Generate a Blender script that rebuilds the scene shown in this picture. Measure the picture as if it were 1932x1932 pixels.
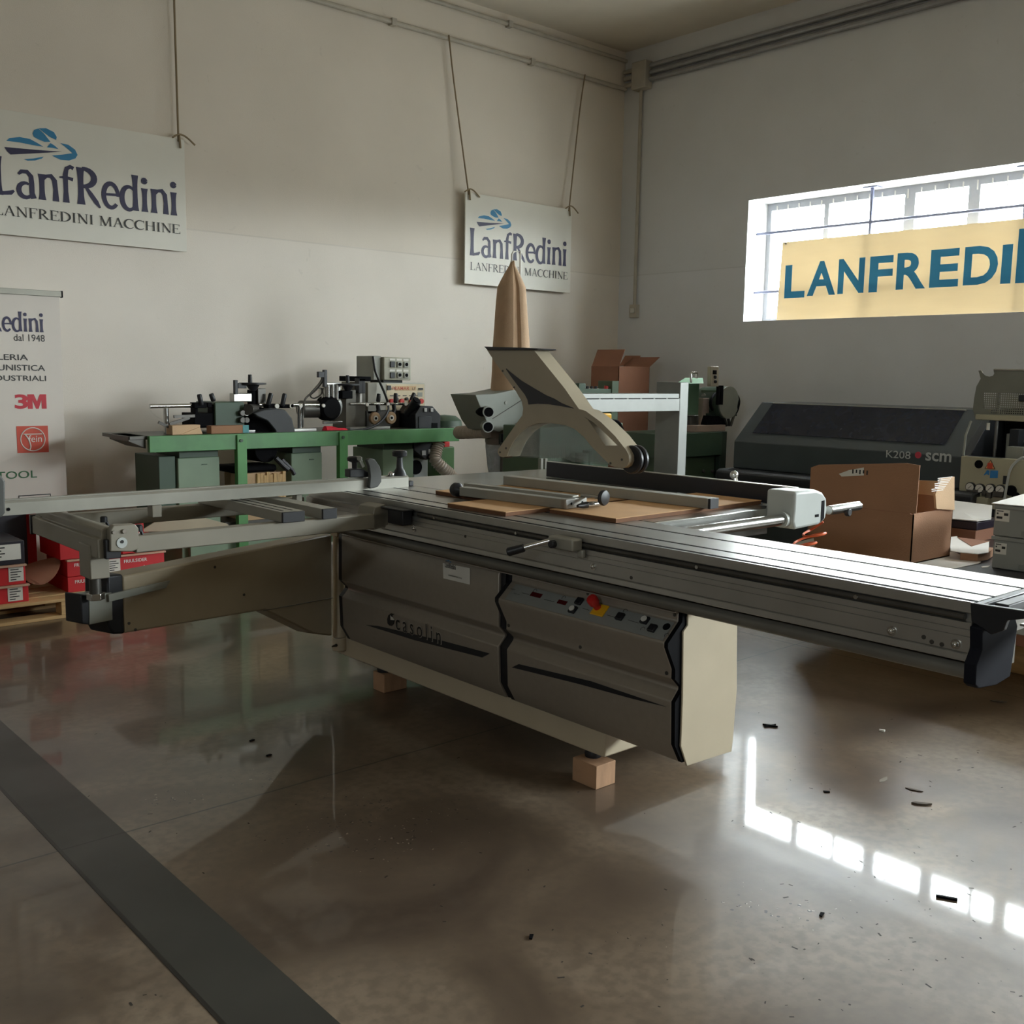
import bpy, bmesh, math, random
from mathutils import Vector, Matrix
from mathutils.geometry import tessellate_polygon
random.seed(7)
for _o in list(bpy.data.objects): bpy.data.objects.remove(_o)
SC = bpy.context.scene; COL = SC.collection
pi = math.pi; sin = math.sin; cos = math.cos
def V(*a): return Vector(a)

# ------------------------------------------------------------------ camera
EYE = V(0, 0, 1.55); FPX = 1940.0
YAW, PITCH, ROLL = math.radians(41.5), math.radians(7.57), math.radians(.94)
_f = V(sin(YAW)*cos(PITCH), cos(YAW)*cos(PITCH), -sin(PITCH)); _r = V(cos(YAW), -sin(YAW), 0); _u = _r.cross(_f)
_R = cos(ROLL)*_r + sin(ROLL)*_u; _U = -sin(ROLL)*_r + cos(ROLL)*_u
cam = bpy.data.cameras.new('camera'); camo = bpy.data.objects.new('camera', cam); COL.objects.link(camo)
cam.sensor_width = 36; cam.lens = FPX/1932*36; cam.clip_start = .05
M = Matrix((_R, _U, -_f)).transposed().to_4x4(); M.translation = EYE; camo.matrix_world = M
SC.camera = camo
# survey helpers: where the sight line through a photo point meets a plane of the room
def ray(x, y): return _f + _R*((x-966)/FPX) - _U*((y-966)/FPX)
def AX(x, y, X): d = ray(x, y); return EYE + d*((X-EYE.x)/d.x)
def AY(x, y, Y): d = ray(x, y); return EYE + d*((Y-EYE.y)/d.y)
def AZ(x, y, Z): d = ray(x, y); return EYE + d*((Z-EYE.z)/d.z)
def AP(x, y, p, n): d = ray(x, y); return EYE + d*((p-EYE).dot(n)/d.dot(n))

# ------------------------------------------------------------------ daylight, exposure
SC.view_settings.view_transform = 'Standard'; SC.view_settings.look = 'None'
SC.view_settings.exposure = 0.45; SC.view_settings.gamma = 1.0; SC.view_settings.use_curve_mapping = False
SKY = 56.0
W = bpy.data.worlds.new('daylight'); SC.world = W; W.use_nodes = True
nt = W.node_tree; bg = nt.nodes['Background']
g = nt.nodes.new('ShaderNodeTexCoord'); sp = nt.nodes.new('ShaderNodeSeparateXYZ'); rp = nt.nodes.new('ShaderNodeValToRGB')
nt.links.new(g.outputs['Generated'], sp.inputs[0]); nt.links.new(sp.outputs['Z'], rp.inputs[0])
rp.color_ramp.elements[0].position = 0.0; rp.color_ramp.elements[0].color = (.30, .29, .27, 1)
rp.color_ramp.elements[1].position = .06; rp.color_ramp.elements[1].color = (1.0, .985, .97, 1)
nt.links.new(rp.outputs[0], bg.inputs['Color']); bg.inputs['Strength'].default_value = SKY
SC.cycles.max_bounces = 10; SC.cycles.diffuse_bounces = 6; SC.cycles.glossy_bounces = 5; SC.cycles.transparent_max_bounces = 12
SC.cycles.sample_clamp_indirect = 3; SC.cycles.blur_glossy = 2; SC.cycles.caustics_reflective = False; SC.cycles.caustics_refractive = False
SC.cycles.use_denoising = True
WX, WY, CZ = 8.6, 7.985, 5.03           # window wall, back wall, ceiling
WINS = [(1.05, 6.29, 2.12, 3.29), (-4.6, 0.2, 2.12, 3.29), (-10.2, -5.4, 2.12, 3.29)]   # y0, y1, z0, z1 of the window openings in the right wall
LYS, LZ = (-2.3, -.7), (3.6, 4.4)          # unseen window band added high in the left wall to light the right wall
for i, (a, b, c, d) in enumerate(WINS+[LYS+LZ]):
    L = bpy.data.lights.new('window_portal', 'AREA'); L.shape = 'RECTANGLE'; L.size = d-c; L.size_y = b-a
    o = bpy.data.objects.new('window_portal', L); COL.objects.link(o)
    o.location = ((WX+.42) if i < 3 else -6.25, (a+b)/2, (c+d)/2); o.rotation_euler = (0, pi/2 if i < 3 else -pi/2, 0)
    L.cycles.is_portal = True

# ------------------------------------------------------------------ materials
def lin(c):
    c = c.lstrip('#'); r = []
    for i in (0, 2, 4):
        v = int(c[i:i+2], 16)/255; r.append(v/12.92 if v <= .04045 else ((v+.055)/1.055)**2.4)
    return tuple(r)+(1,)
MATS = {}
def mat(name, col, rough=.5, metal=0, var=.12, scale=6, bump=0, bscale=80, coat=0, stretch=None, spec=.5):
    if name in MATS: return MATS[name]
    m = bpy.data.materials.new(name); m.use_nodes = True; n = m.node_tree; b = n.nodes['Principled BSDF']; c = lin(col)
    tc = n.nodes.new('ShaderNodeTexCoord'); src = tc.outputs['Object']
    if stretch:
        mp = n.nodes.new('ShaderNodeMapping'); mp.inputs['Scale'].default_value = stretch; n.links.new(src, mp.inputs[0]); src = mp.outputs[0]
    no = n.nodes.new('ShaderNodeTexNoise'); no.inputs['Scale'].default_value = scale; no.inputs['Detail'].default_value = 6
    n.links.new(src, no.inputs['Vector'])
    r = n.nodes.new('ShaderNodeValToRGB'); n.links.new(no.outputs['Fac'], r.inputs[0])
    r.color_ramp.elements[0].position = .3; r.color_ramp.elements[1].position = .7
    r.color_ramp.elements[0].color = tuple(x*(1-var) for x in c[:3])+(1,); r.color_ramp.elements[1].color = tuple(min(1, x*(1+var)) for x in c[:3])+(1,)
    n.links.new(r.outputs[0], b.inputs['Base Color'])
    mr = n.nodes.new('ShaderNodeMapRange'); n.links.new(no.outputs['Fac'], mr.inputs[0])
    rv = .02 if metal > .3 else .06; mr.inputs[3].default_value = max(.02, rough-rv); mr.inputs[4].default_value = min(1, rough+rv); n.links.new(mr.outputs[0], b.inputs['Roughness'])
    b.inputs['Metallic'].default_value = metal; b.inputs['Coat Weight'].default_value = coat; b.inputs['Specular IOR Level'].default_value = spec
    if bump:
        n2 = n.nodes.new('ShaderNodeTexNoise'); n2.inputs['Scale'].default_value = bscale; n2.inputs['Detail'].default_value = 4; n.links.new(src, n2.inputs['Vector'])
        bu = n.nodes.new('ShaderNodeBump'); bu.inputs['Strength'].default_value = bump; bu.inputs['Distance'].default_value = .01
        n.links.new(n2.outputs['Fac'], bu.inputs['Height']); n.links.new(bu.outputs[0], b.inputs['Normal'])
    MATS[name] = m; return m
cream = mat('cream_paint', '#B9AC94', .42, 0, .05)
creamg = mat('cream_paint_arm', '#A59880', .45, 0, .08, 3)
silver = mat('silver_paint', '#958C80', .42, .3, .04, 40)
alu = mat('aluminium', '#B4B3AE', .33, .85, .06, 8)
alud = mat('aluminium_matt', '#9A988E', .45, .4, .08, 8)
iron = mat('ground_cast_iron', '#BEBFBC', .22, .9, .08, 5)
steel = mat('bright_steel', '#C9C9C6', .2, 1, .08, 10)
dsteel = mat('dark_steel', '#55534F', .4, .7, .2, 8)
greysteel = mat('grey_steel_paint', '#8C8D84', .45, .2, .08, 6)
frameg = mat('frame_grey_paint', '#858073', .45, .2, .08, 5)
black = mat('black_plastic', '#15161B', .45, 0, .1)
blackm = mat('black_matt', '#0C0C0F', .7, 0, .1, spec=.08)
navy = mat('navy_plastic', '#15161F', .4)
white = mat('white_print', '#E4E2DC', .55, 0, .03)
offwhite = mat('off_white_label', '#D8D5CC', .6, 0, .04)
red = mat('red_plastic', '#C02A26', .4)
redc = mat('red_carton', '#BE1F24', .55, 0, .06)
yellow = mat('yellow_plastic', '#E0A91C', .45)
orange = mat('orange_hose', '#D8663C', .35)
card = mat('brown_cardboard', '#9C7458', .85, 0, .07, 4, .15, 120)
cardd = mat('dark_cardboard', '#8A5E48', .85, 0, .07, 4, .15, 120)
cardl = mat('pale_cardboard', '#C4A482', .85, 0, .07, 4, .15, 120)
mdf = mat('fibreboard', '#C49A6C', .75, 0, .06, 9)
mdfe = mat('fibreboard_edge', '#6E4A30', .85, 0, .1, 30)
wood = mat('pallet_wood', '#C6A372', .8, 0, .16, 3, .2, 60, 0, (2, 2, 14))
woodblk = mat('block_wood', '#B08A6A', .75, 0, .12, 4, .2, 60, 0, (14, 2, 2))
pine = mat('split_wood', '#C9A878', .8, 0, .3, 6, .4, 40, 0, (10, 10, 1))
green = mat('bright_green_paint', '#4F8450', .45, 0, .14, 7)
pgreen = mat('pale_green_paint', '#7C9078', .5, 0, .07, 4)
dgreen = mat('dark_green_paint', '#3C5140', .5, 0, .1, 5)
mgreen = mat('mid_green_paint', '#465843', .5, 0, .1, 5)
mint = mat('mint_green_paint', '#9CC0A4', .5, 0, .05)
ebdark = mat('bander_dark_paint', '#3C4346', .42, 0, .08, 4)
ebdark2 = mat('bander_black_paint', '#23262B', .5, 0, .1, 4)
beige = mat('beige_panel', '#A9A48C', .5, 0, .06, 5)
grey = mat('grey_plastic', '#8A8C88', .5, 0, .05)
lgrey = mat('light_grey_plastic', '#B4B9B6', .4, 0, .04)
dgrey = mat('dust_grey_paint', '#83877F', .5, 0, .06, 5)
canvas = mat('bag_canvas', '#B4977A', .9, 0, .06, 12, .3, 260)
clothred = mat('red_cloth', '#D01830', .8, 0, .2, 40)
rubber = mat('grey_rubber', '#4A4B48', .6, 0, .1)
darkblue = mat('print_dark_blue', '#201C44', .5, 0, .03)
midblue = mat('print_blue', '#1E7AA8', .5, 0, .03)
printblack = mat('print_black', '#1A1818', .5, 0, .03)
printred = mat('print_red', '#B8182C', .5, 0, .03)
printorange = mat('print_orange', '#C2452C', .5, 0, .03)
printgreen = mat('print_green', '#2A6238', .5, 0, .03)
signwhite = mat('sign_board', '#DEDBD0', .5, 0, .03, 3)
rope = mat('twine', '#8A7A60', .9)
sheetw = mat('white_sheet', '#E6E3DE', .7, 0, .04, 5)
skyblue = mat('blue_sticker', '#2C78B4', .6, 0, .15, 20)
def glassy(name, tint, clear, diff, rough=.05):
    m = bpy.data.materials.new(name); m.use_nodes = True; n = m.node_tree; n.nodes.remove(n.nodes['Principled BSDF'])
    out = n.nodes['Material Output']; t = n.nodes.new('ShaderNodeBsdfTransparent'); d = n.nodes.new('ShaderNodeBsdfDiffuse'); gl = n.nodes.new('ShaderNodeBsdfGlossy')
    t.inputs[0].default_value = lin(tint); d.inputs[0].default_value = lin(diff); gl.inputs['Roughness'].default_value = rough
    no = n.nodes.new('ShaderNodeTexNoise'); no.inputs['Scale'].default_value = 9; no.inputs['Detail'].default_value = 8; no.inputs['Distortion'].default_value = 2
    tc = n.nodes.new('ShaderNodeTexCoord'); n.links.new(tc.outputs['Object'], no.inputs['Vector'])
    mr = n.nodes.new('ShaderNodeMapRange'); mr.inputs[1].default_value = .35; mr.inputs[2].default_value = .7; mr.inputs[3].default_value = max(0, 1-clear-.08); mr.inputs[4].default_value = min(1, 1-clear+.12 if clear < .97 else 1-clear)
    n.links.new(no.outputs['Fac'], mr.inputs[0])
    m1 = n.nodes.new('ShaderNodeMixShader'); n.links.new(mr.outputs[0], m1.inputs[0]); n.links.new(t.outputs[0], m1.inputs[1]); n.links.new(d.outputs[0], m1.inputs[2])
    fc = n.nodes.new('ShaderNodeLayerWeight'); fc.inputs[0].default_value = .5; fp = n.nodes.new('ShaderNodeMath'); fp.operation = 'POWER'; fp.inputs[1].default_value = 4; n.links.new(fc.outputs['Facing'], fp.inputs[0]); fr = n.nodes.new('ShaderNodeMath'); fr.operation = 'MULTIPLY_ADD'; fr.inputs[1].default_value = .5; fr.inputs[2].default_value = .03; n.links.new(fp.outputs[0], fr.inputs[0])
    m2 = n.nodes.new('ShaderNodeMixShader'); n.links.new(fr.outputs[0], m2.inputs[0]); n.links.new(m1.outputs[0], m2.inputs[1]); n.links.new(gl.outputs[0], m2.inputs[2])
    n.links.new(m2.outputs[0], out.inputs['Surface']); return m
shieldm = glassy('scratched_clear_plastic', '#ECEFEF', .84, '#A4A6A2', .08)
smoke = glassy('smoked_plastic', '#9094A0', .30, '#3A3D48', .12)
clearbag = glassy('clear_bag_film', '#E0E4E6', .45, '#A8ACB0', .2)
glassm = glassy('window_glass', '#F4FAFC', .985, '#FFFFFF', .0)
def translucent(name, col, k):
    m = bpy.data.materials.new(name); m.use_nodes = True; n = m.node_tree; n.nodes.remove(n.nodes['Principled BSDF'])
    out = n.nodes['Material Output']; t = n.nodes.new('ShaderNodeBsdfTranslucent'); d = n.nodes.new('ShaderNodeBsdfDiffuse')
    no = n.nodes.new('ShaderNodeTexNoise'); no.inputs['Scale'].default_value = 3; tc = n.nodes.new('ShaderNodeTexCoord'); n.links.new(tc.outputs['Object'], no.inputs['Vector'])
    mp = n.nodes.new('ShaderNodeMapping'); mp.inputs['Scale'].default_value = (1, 1, 6); n.links.new(tc.outputs['Object'], mp.inputs[0]); n.links.new(mp.outputs[0], no.inputs['Vector'])
    c = lin(col); r = n.nodes.new('ShaderNodeValToRGB'); n.links.new(no.outputs['Fac'], r.inputs[0])
    r.color_ramp.elements[0].color = tuple(x*k*.85 for x in c[:3])+(1,); r.color_ramp.elements[1].color = tuple(x*k*1.1 for x in c[:3])+(1,)
    n.links.new(r.outputs[0], t.inputs[0]); d.inputs[0].default_value = tuple(x*.5 for x in c[:3])+(1,)
    a = n.nodes.new('ShaderNodeAddShader'); n.links.new(t.outputs[0], a.inputs[0]); n.links.new(d.outputs[0], a.inputs[1]); n.links.new(a.outputs[0], out.inputs['Surface']); return m
bannerm = translucent('backlit_banner', '#FAEDD2', .21)
bannerb = translucent('backlit_banner_lettering', '#4A9CE0', .29)

class N:                                      # tiny node wrapper for the floor and wall materials
    def __init__(s, m): s.t = m.node_tree; s.tc = s.t.nodes.new('ShaderNodeTexCoord').outputs['Object']
    def math(s, op, a, b=None, c=None):
        k = s.t.nodes.new('ShaderNodeMath'); k.operation = op
        for i, v in enumerate((a, b, c)):
            if v is None: continue
            if hasattr(v, 'links'): s.t.links.new(v, k.inputs[i])
            else: k.inputs[i].default_value = v
        return k.outputs[0]
    def noise(s, sc, det=5, vec=None, dist=0):
        k = s.t.nodes.new('ShaderNodeTexNoise'); k.inputs['Scale'].default_value = sc; k.inputs['Detail'].default_value = det; k.inputs['Distortion'].default_value = dist
        s.t.links.new(vec or s.tc, k.inputs['Vector']); return k.outputs['Fac']
    def vor(s, sc):
        k = s.t.nodes.new('ShaderNodeTexVoronoi'); k.inputs['Scale'].default_value = sc; s.t.links.new(s.tc, k.inputs['Vector']); return k
    def ramp(s, f, *st):
        k = s.t.nodes.new('ShaderNodeValToRGB'); s.t.links.new(f, k.inputs[0]); e = k.color_ramp.elements
        while len(e) < len(st): e.new(.5)
        for i, (p, c) in enumerate(st): e[i].position = p; e[i].color = c if len(c) == 4 else tuple(c)+(1,)
        return k.outputs[0]
    def rng(s, f, a, b, c, d):
        k = s.t.nodes.new('ShaderNodeMapRange'); s.t.links.new(f, k.inputs[0])
        for i, v in enumerate((a, b, c, d)): k.inputs[i+1].default_value = v
        return k.outputs[0]
    def mix(s, f, a, b):
        k = s.t.nodes.new('ShaderNodeMix'); k.data_type = 'RGBA'
        if hasattr(f, 'links'): s.t.links.new(f, k.inputs[0])
        else: k.inputs[0].default_value = f
        for i, v in ((6, a), (7, b)):
            if hasattr(v, 'links'): s.t.links.new(v, k.inputs[i])
            else: k.inputs[i].default_value = v
        return k.outputs[2]
    def xyz(s):
        k = s.t.nodes.new('ShaderNodeSeparateXYZ'); s.t.links.new(s.tc, k.inputs[0]); return k.outputs
def floor_mat():
    m = bpy.data.materials.new('polished_concrete'); m.use_nodes = True; n = N(m); b = m.node_tree.nodes['Principled BSDF']; lk = m.node_tree.links.new
    x, y, z = n.xyz()
    base = n.ramp(n.noise(1.5, 9, None, .8), (.32, lin('#4E4136')), (.5, lin('#6A5B4B')), (.68, lin('#867664')))
    base = n.mix(n.rng(n.noise(26, 6), .42, .62, 0, .5), base, lin('#5A4C40'))
    pc = AZ(720, 1550, 0); dx = n.math('SUBTRACT', x, pc.x); dy = n.math('SUBTRACT', y, pc.y); dd = n.math('SQRT', n.math('ADD', n.math('MULTIPLY', dx, dx), n.math('MULTIPLY', dy, dy)))
    patch = n.math('MAXIMUM', n.rng(n.noise(.9, 3), .60, .70, 0, .8), n.math('MULTIPLY', n.rng(dd, .12, .55, 1, 0), n.rng(n.noise(6, 3), .35, .6, .2, 1)))
    v = n.vor(46); spec = n.math('LESS_THAN', v.outputs['Distance'], n.math('MULTIPLY', n.math('MULTIPLY', v.outputs['Color'], .50), patch))
    base = n.mix(n.math('MULTIPLY', spec, .85), base, n.mix(n.math('GREATER_THAN', n.noise(90, 1), .56), lin('#2E2722'), lin('#A89A88')))
    v2 = n.vor(34); s2 = n.math('LESS_THAN', v2.outputs['Distance'], n.math('MULTIPLY', n.math('POWER', v2.outputs['Color'], 3), .16))
    base = n.mix(n.math('MULTIPLY', s2, .5), base, lin('#453C34'))
    def seam(c, at, w): return n.math('LESS_THAN', n.math('ABSOLUTE', n.math('SUBTRACT', c, at)), w)
    wob = n.math('MULTIPLY', n.math('SUBTRACT', n.noise(3, 4), .5), .02)
    yy = n.math('ADD', y, wob); xx = n.math('ADD', x, wob)
    s = n.math('MAXIMUM', seam(yy, 3.32, .0045), seam(xx, 5.19, .0055))
    s = n.math('MAXIMUM', s, n.math('MAXIMUM', seam(yy, -.7, .005), seam(yy, 7.3, .005)))
    base = n.mix(n.math('MULTIPLY', s, .8), base, lin('#2A2420'))
    lk(base, b.inputs['Base Color'])
    lk(n.rng(n.noise(1.5, 3), .3, .7, .30, .40), b.inputs['Roughness']); b.inputs['Coat Weight'].default_value = .40; lk(n.rng(n.noise(1.2, 3), .3, .7, .03, .055), b.inputs['Coat Roughness'])
    b.inputs['Specular IOR Level'].default_value = .62
    bu = m.node_tree.nodes.new('ShaderNodeBump'); bu.inputs['Strength'].default_value = .02; bu.inputs['Distance'].default_value = .01
    lk(n.noise(38, 3), bu.inputs['Height']); lk(bu.outputs[0], b.inputs['Normal']); return m
def strip_mat():
    m = bpy.data.materials.new('dark_inlay_strip'); m.use_nodes = True; n = N(m); b = m.node_tree.nodes['Principled BSDF']; lk = m.node_tree.links.new
    x, y, z = n.xyz(); base = n.ramp(n.noise(2, 6), (.3, lin('#343330')), (.7, lin('#42413D')))
    s = n.math('MAXIMUM', n.math('LESS_THAN', n.math('ABSOLUTE', n.math('SUBTRACT', y, 3.32)), .004), n.math('LESS_THAN', x, 1.012))
    lk(n.mix(n.math('MULTIPLY', s, .8), base, lin('#1C1816')), b.inputs['Base Color']); lk(n.rng(n.noise(3), .3, .7, .28, .42), b.inputs['Roughness']); return m
def wall_mat(name, lo, hi, line=2.655):
    m = bpy.data.materials.new(name); m.use_nodes = True; n = N(m); b = m.node_tree.nodes['Principled BSDF']; lk = m.node_tree.links.new
    x, y, z = n.xyz(); up = n.math('GREATER_THAN', n.math('ADD', z, n.math('MULTIPLY', n.math('SUBTRACT', n.noise(.8), .5), .04)), line)
    c = n.mix(up, lin(lo), lin(hi))
    c = n.mix(n.rng(n.noise(1.3, 8), .35, .75, 0, .14), c, lin('#8F8878'))
    c = n.mix(n.math('MULTIPLY', n.rng(n.noise(7, 9, None, 2), .68, .76, 0, 1), .12), c, lin('#6E675C'))
    c = n.mix(n.math('MULTIPLY', n.math('LESS_THAN', n.math('ABSOLUTE', n.math('SUBTRACT', z, line)), .006), .12), c, lin('#6B6558'))
    lk(c, b.inputs['Base Color']); b.inputs['Roughness'].default_value = .85
    bu = m.node_tree.nodes.new('ShaderNodeBump'); bu.inputs['Strength'].default_value = .12; bu.inputs['Distance'].default_value = .01
    lk(n.noise(140, 4), bu.inputs['Height']); lk(bu.outputs[0], b.inputs['Normal']); return m
def perforated_mat():
    m = bpy.data.materials.new('perforated_grey_steel'); m.use_nodes = True; n = N(m); t = m.node_tree; b = t.nodes['Principled BSDF']
    b.inputs['Base Color'].default_value = lin('#7C7C70'); b.inputs['Roughness'].default_value = .5
    x, y, z = n.xyz()
    fy = n.math('SUBTRACT', n.math('FRACT', n.math('MULTIPLY', y, 66)), .5); fz = n.math('SUBTRACT', n.math('FRACT', n.math('MULTIPLY', z, 66)), .5)
    hole = n.math('LESS_THAN', n.math('ADD', n.math('MULTIPLY', fy, fy), n.math('MULTIPLY', fz, fz)), .1)
    tr = t.nodes.new('ShaderNodeBsdfTransparent'); mx = t.nodes.new('ShaderNodeMixShader')
    t.links.new(hole, mx.inputs[0]); t.links.new(b.outputs[0], mx.inputs[1]); t.links.new(tr.outputs[0], mx.inputs[2]); t.links.new(mx.outputs[0], t.nodes['Material Output'].inputs['Surface']); return m

# ------------------------------------------------------------------ mesh building
class MB:
    def __init__(s): s.v = []; s.f = []
    def add(s, vs, fs): k = len(s.v); s.v += [Vector(p) for p in vs]; s.f += [tuple(i+k for i in f) for f in fs]; return s
    def box(s, x0, x1, y0, y1, z0, z1):
        return s.add([(x0, y0, z0), (x1, y0, z0), (x1, y1, z0), (x0, y1, z0), (x0, y0, z1), (x1, y0, z1), (x1, y1, z1), (x0, y1, z1)],
                     [(0, 3, 2, 1), (4, 5, 6, 7), (0, 1, 5, 4), (1, 2, 6, 5), (2, 3, 7, 6), (3, 0, 4, 7)])
    def hexa(s, p): return s.add(p, [(0, 3, 2, 1), (4, 5, 6, 7), (0, 1, 5, 4), (1, 2, 6, 5), (2, 3, 7, 6), (3, 0, 4, 7)])
    def obb(s, o, u, v, w):                     # corner o and three edge vectors
        o, u, v, w = map(Vector, (o, u, v, w)); return s.hexa([o, o+u, o+u+v, o+v, o+w, o+u+w, o+u+v+w, o+v+w])
    def prism(s, pts, e, holes=()):             # planar loop of 3-D points pushed along e, with holes
        e = Vector(e); loops = [[Vector(p) for p in l] for l in [pts]+list(holes)]; fl = [p for l in loops for p in l]; k = len(fl)
        tri = tessellate_polygon(loops); fs = [tuple(t) for t in tri]+[tuple(i+k for i in reversed(t)) for t in tri]; b = 0
        if not holes: fs = [tuple(range(k)), tuple(range(2*k-1, k-1, -1))]
        for l in loops:
            n = len(l)
            for i in range(n): j = (i+1) % n; fs.append((b+i, b+i+k, b+j+k, b+j))
            b += n
        return s.add(fl+[p+e for p in fl], fs)
    def prof(s, ax, pts, a, b):                 # 2-D profile run along axis ax
        f = {'x': lambda p, t: (t, p[0], p[1]), 'y': lambda p, t: (p[0], t, p[1]), 'z': lambda p, t: (p[0], p[1], t)}[ax]
        q = [f(p, a) for p in pts]; e = [0, 0, 0]; e['xyz'.index(ax)] = b-a; return s.prism(q, e)
    def tube(s, pts, r, seg=10, cap=True):
        pts = [Vector(p) for p in pts]; n = len(pts); rs = r if isinstance(r, (list, tuple)) else [r]*n; rings = []
        t0 = (pts[1]-pts[0]).normalized(); a = t0.orthogonal().normalized()
        for i in range(n):
            t = (pts[min(i+1, n-1)]-pts[max(i-1, 0)]).normalized(); a = (a-t*a.dot(t)).normalized(); b = t.cross(a)
            rings.append([pts[i]+(a*cos(2*pi*k/seg)+b*sin(2*pi*k/seg))*rs[i] for k in range(seg)])
        fs = [(i*seg+k, i*seg+(k+1) % seg, (i+1)*seg+(k+1) % seg, (i+1)*seg+k) for i in range(n-1) for k in range(seg)]
        if cap: fs += [tuple(range(seg-1, -1, -1)), tuple((n-1)*seg+k for k in range(seg))]
        return s.add([p for g in rings for p in g], fs)
    def cyl(s, a, b, r, r2=None, seg=20): return s.tube([a, b], [r, r if r2 is None else r2], seg)
    def lathe(s, o, ax, prof, seg=24):          # prof: (distance along ax, radius)
        o = Vector(o); ax = Vector(ax).normalized(); a = ax.orthogonal().normalized(); b = ax.cross(a); n = len(prof)
        fs = [(i*seg+k, i*seg+(k+1) % seg, (i+1)*seg+(k+1) % seg, (i+1)*seg+k) for i in range(n-1) for k in range(seg)]+[tuple(range(seg-1, -1, -1)), tuple((n-1)*seg+k for k in range(seg))]
        return s.add([o+ax*d+(a*cos(2*pi*k/seg)+b*sin(2*pi*k/seg))*max(r, 1e-4) for d, r in prof for k in range(seg)], fs)
    def ball(s, c, r, seg=16): return s.lathe(c, (0, 0, 1), [(-r*cos(pi*i/10), r*sin(pi*i/10)) for i in range(11)], seg)
    def plate(s, o, u, v, poly, t=.0012):       # flat polygon in the frame (o; u, v), t thick along u x v
        o, u, v = map(Vector, (o, u, v)); n = u.cross(v).normalized(); return s.prism([o+u*p[0]+v*p[1]+n*.0006 for p in poly], n*t)
    def rect(s, o, u, v, a0, a1, b0, b1, t=.0012): return s.plate(o, u, v, [(a0, b0), (a1, b0), (a1, b1), (a0, b1)], t)
def spline(P, n=8, closed=False):
    P = [Vector(p) for p in P]; m = len(P); out = []
    for i in range(m if closed else m-1):
        g = (lambda k: P[k % m]) if closed else (lambda k: P[max(0, min(m-1, k))])
        a, b, c, d = g(i-1), g(i), g(i+1), g(i+2)
        for j in range(n):
            t = j/n; out.append(.5*((2*b)+(c-a)*t+(2*a-5*b+4*c-d)*t*t+(3*b-a-3*c+d)*t**3))
    return out if closed else out+[P[-1]]
def origin(p):
    while p.parent: p = p.parent
    return p.location.copy()
def obj(name, mb, m, parent=None, bevel=0, seg=2, sharp=35, world=False):
    me = bpy.data.meshes.new(name); base = V(0, 0, 0)
    if parent: base = origin(parent)
    elif mb.v and not world:
        xs = [[p[i] for p in mb.v] for i in range(3)]; base = V((min(xs[0])+max(xs[0]))/2, (min(xs[1])+max(xs[1]))/2, min(xs[2]))
    me.from_pydata([p-base for p in mb.v], [], mb.f); me.validate()
    bm = bmesh.new(); bm.from_mesh(me); bmesh.ops.recalc_face_normals(bm, faces=bm.faces); bm.to_mesh(me); bm.free()
    me.polygons.foreach_set('use_smooth', [True]*len(me.polygons)); me.set_sharp_from_angle(angle=math.radians(sharp))
    me.materials.append(m); o = bpy.data.objects.new(name, me); COL.objects.link(o)
    if parent: o.parent = parent
    else: o.location = base
    if bevel:
        b = o.modifiers.new('edges', 'BEVEL'); b.width = bevel; b.segments = seg; b.limit_method = 'ANGLE'; b.angle_limit = math.radians(40)
    return o
def tag(o, label, cat, group=None):
    o['label'] = label; o['category'] = cat
    if group: o['group'] = group
    return o
def thing(name, loc, label, cat, group=None):
    o = bpy.data.objects.new(name, None); COL.objects.link(o); o.location = loc; o.empty_display_size = .1; return tag(o, label, cat, group)
def struct(name, mb, m, parent=None, bevel=0):
    o = obj(name, mb, m, parent, bevel, world=True); o['kind'] = 'structure'; return o
def plabel(o, s): o['label'] = s; return o
def text(name, s, P, u, v, w, h, m, parent, bold=0, sp=1.0, lift=.002):
    """one line of lettering that fills the w x h rectangle whose lower left corner is P"""
    c = bpy.data.curves.new('t', 'FONT'); c.body = s; c.offset = bold; c.space_character = sp; c.resolution_u = 4
    o = bpy.data.objects.new('t', c); COL.objects.link(o); bpy.context.view_layer.update()
    me = bpy.data.meshes.new_from_object(o.evaluated_get(bpy.context.evaluated_depsgraph_get()))
    bpy.data.objects.remove(o); bpy.data.curves.remove(c)
    xs = [q.co.x for q in me.vertices]; ys = [q.co.y for q in me.vertices]; x0, x1, y0, y1 = min(xs), max(xs), min(ys), max(ys)
    P, u, v = Vector(P), Vector(u), Vector(v); n = u.cross(v).normalized(); mb = MB()
    mb.add([P+u*((q.co.x-x0)/(x1-x0)*w)+v*((q.co.y-y0)/(y1-y0)*h)+n*lift for q in me.vertices], [tuple(p.vertices) for p in me.polygons])
    bpy.data.meshes.remove(me); return obj(name, mb, m, parent)
UX, UY, UZ = V(1, 0, 0), V(0, -1, 0), V(0, 0, 1)     # faces seen from the camera: -Y faces read along UX, -X faces along UY
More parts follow.
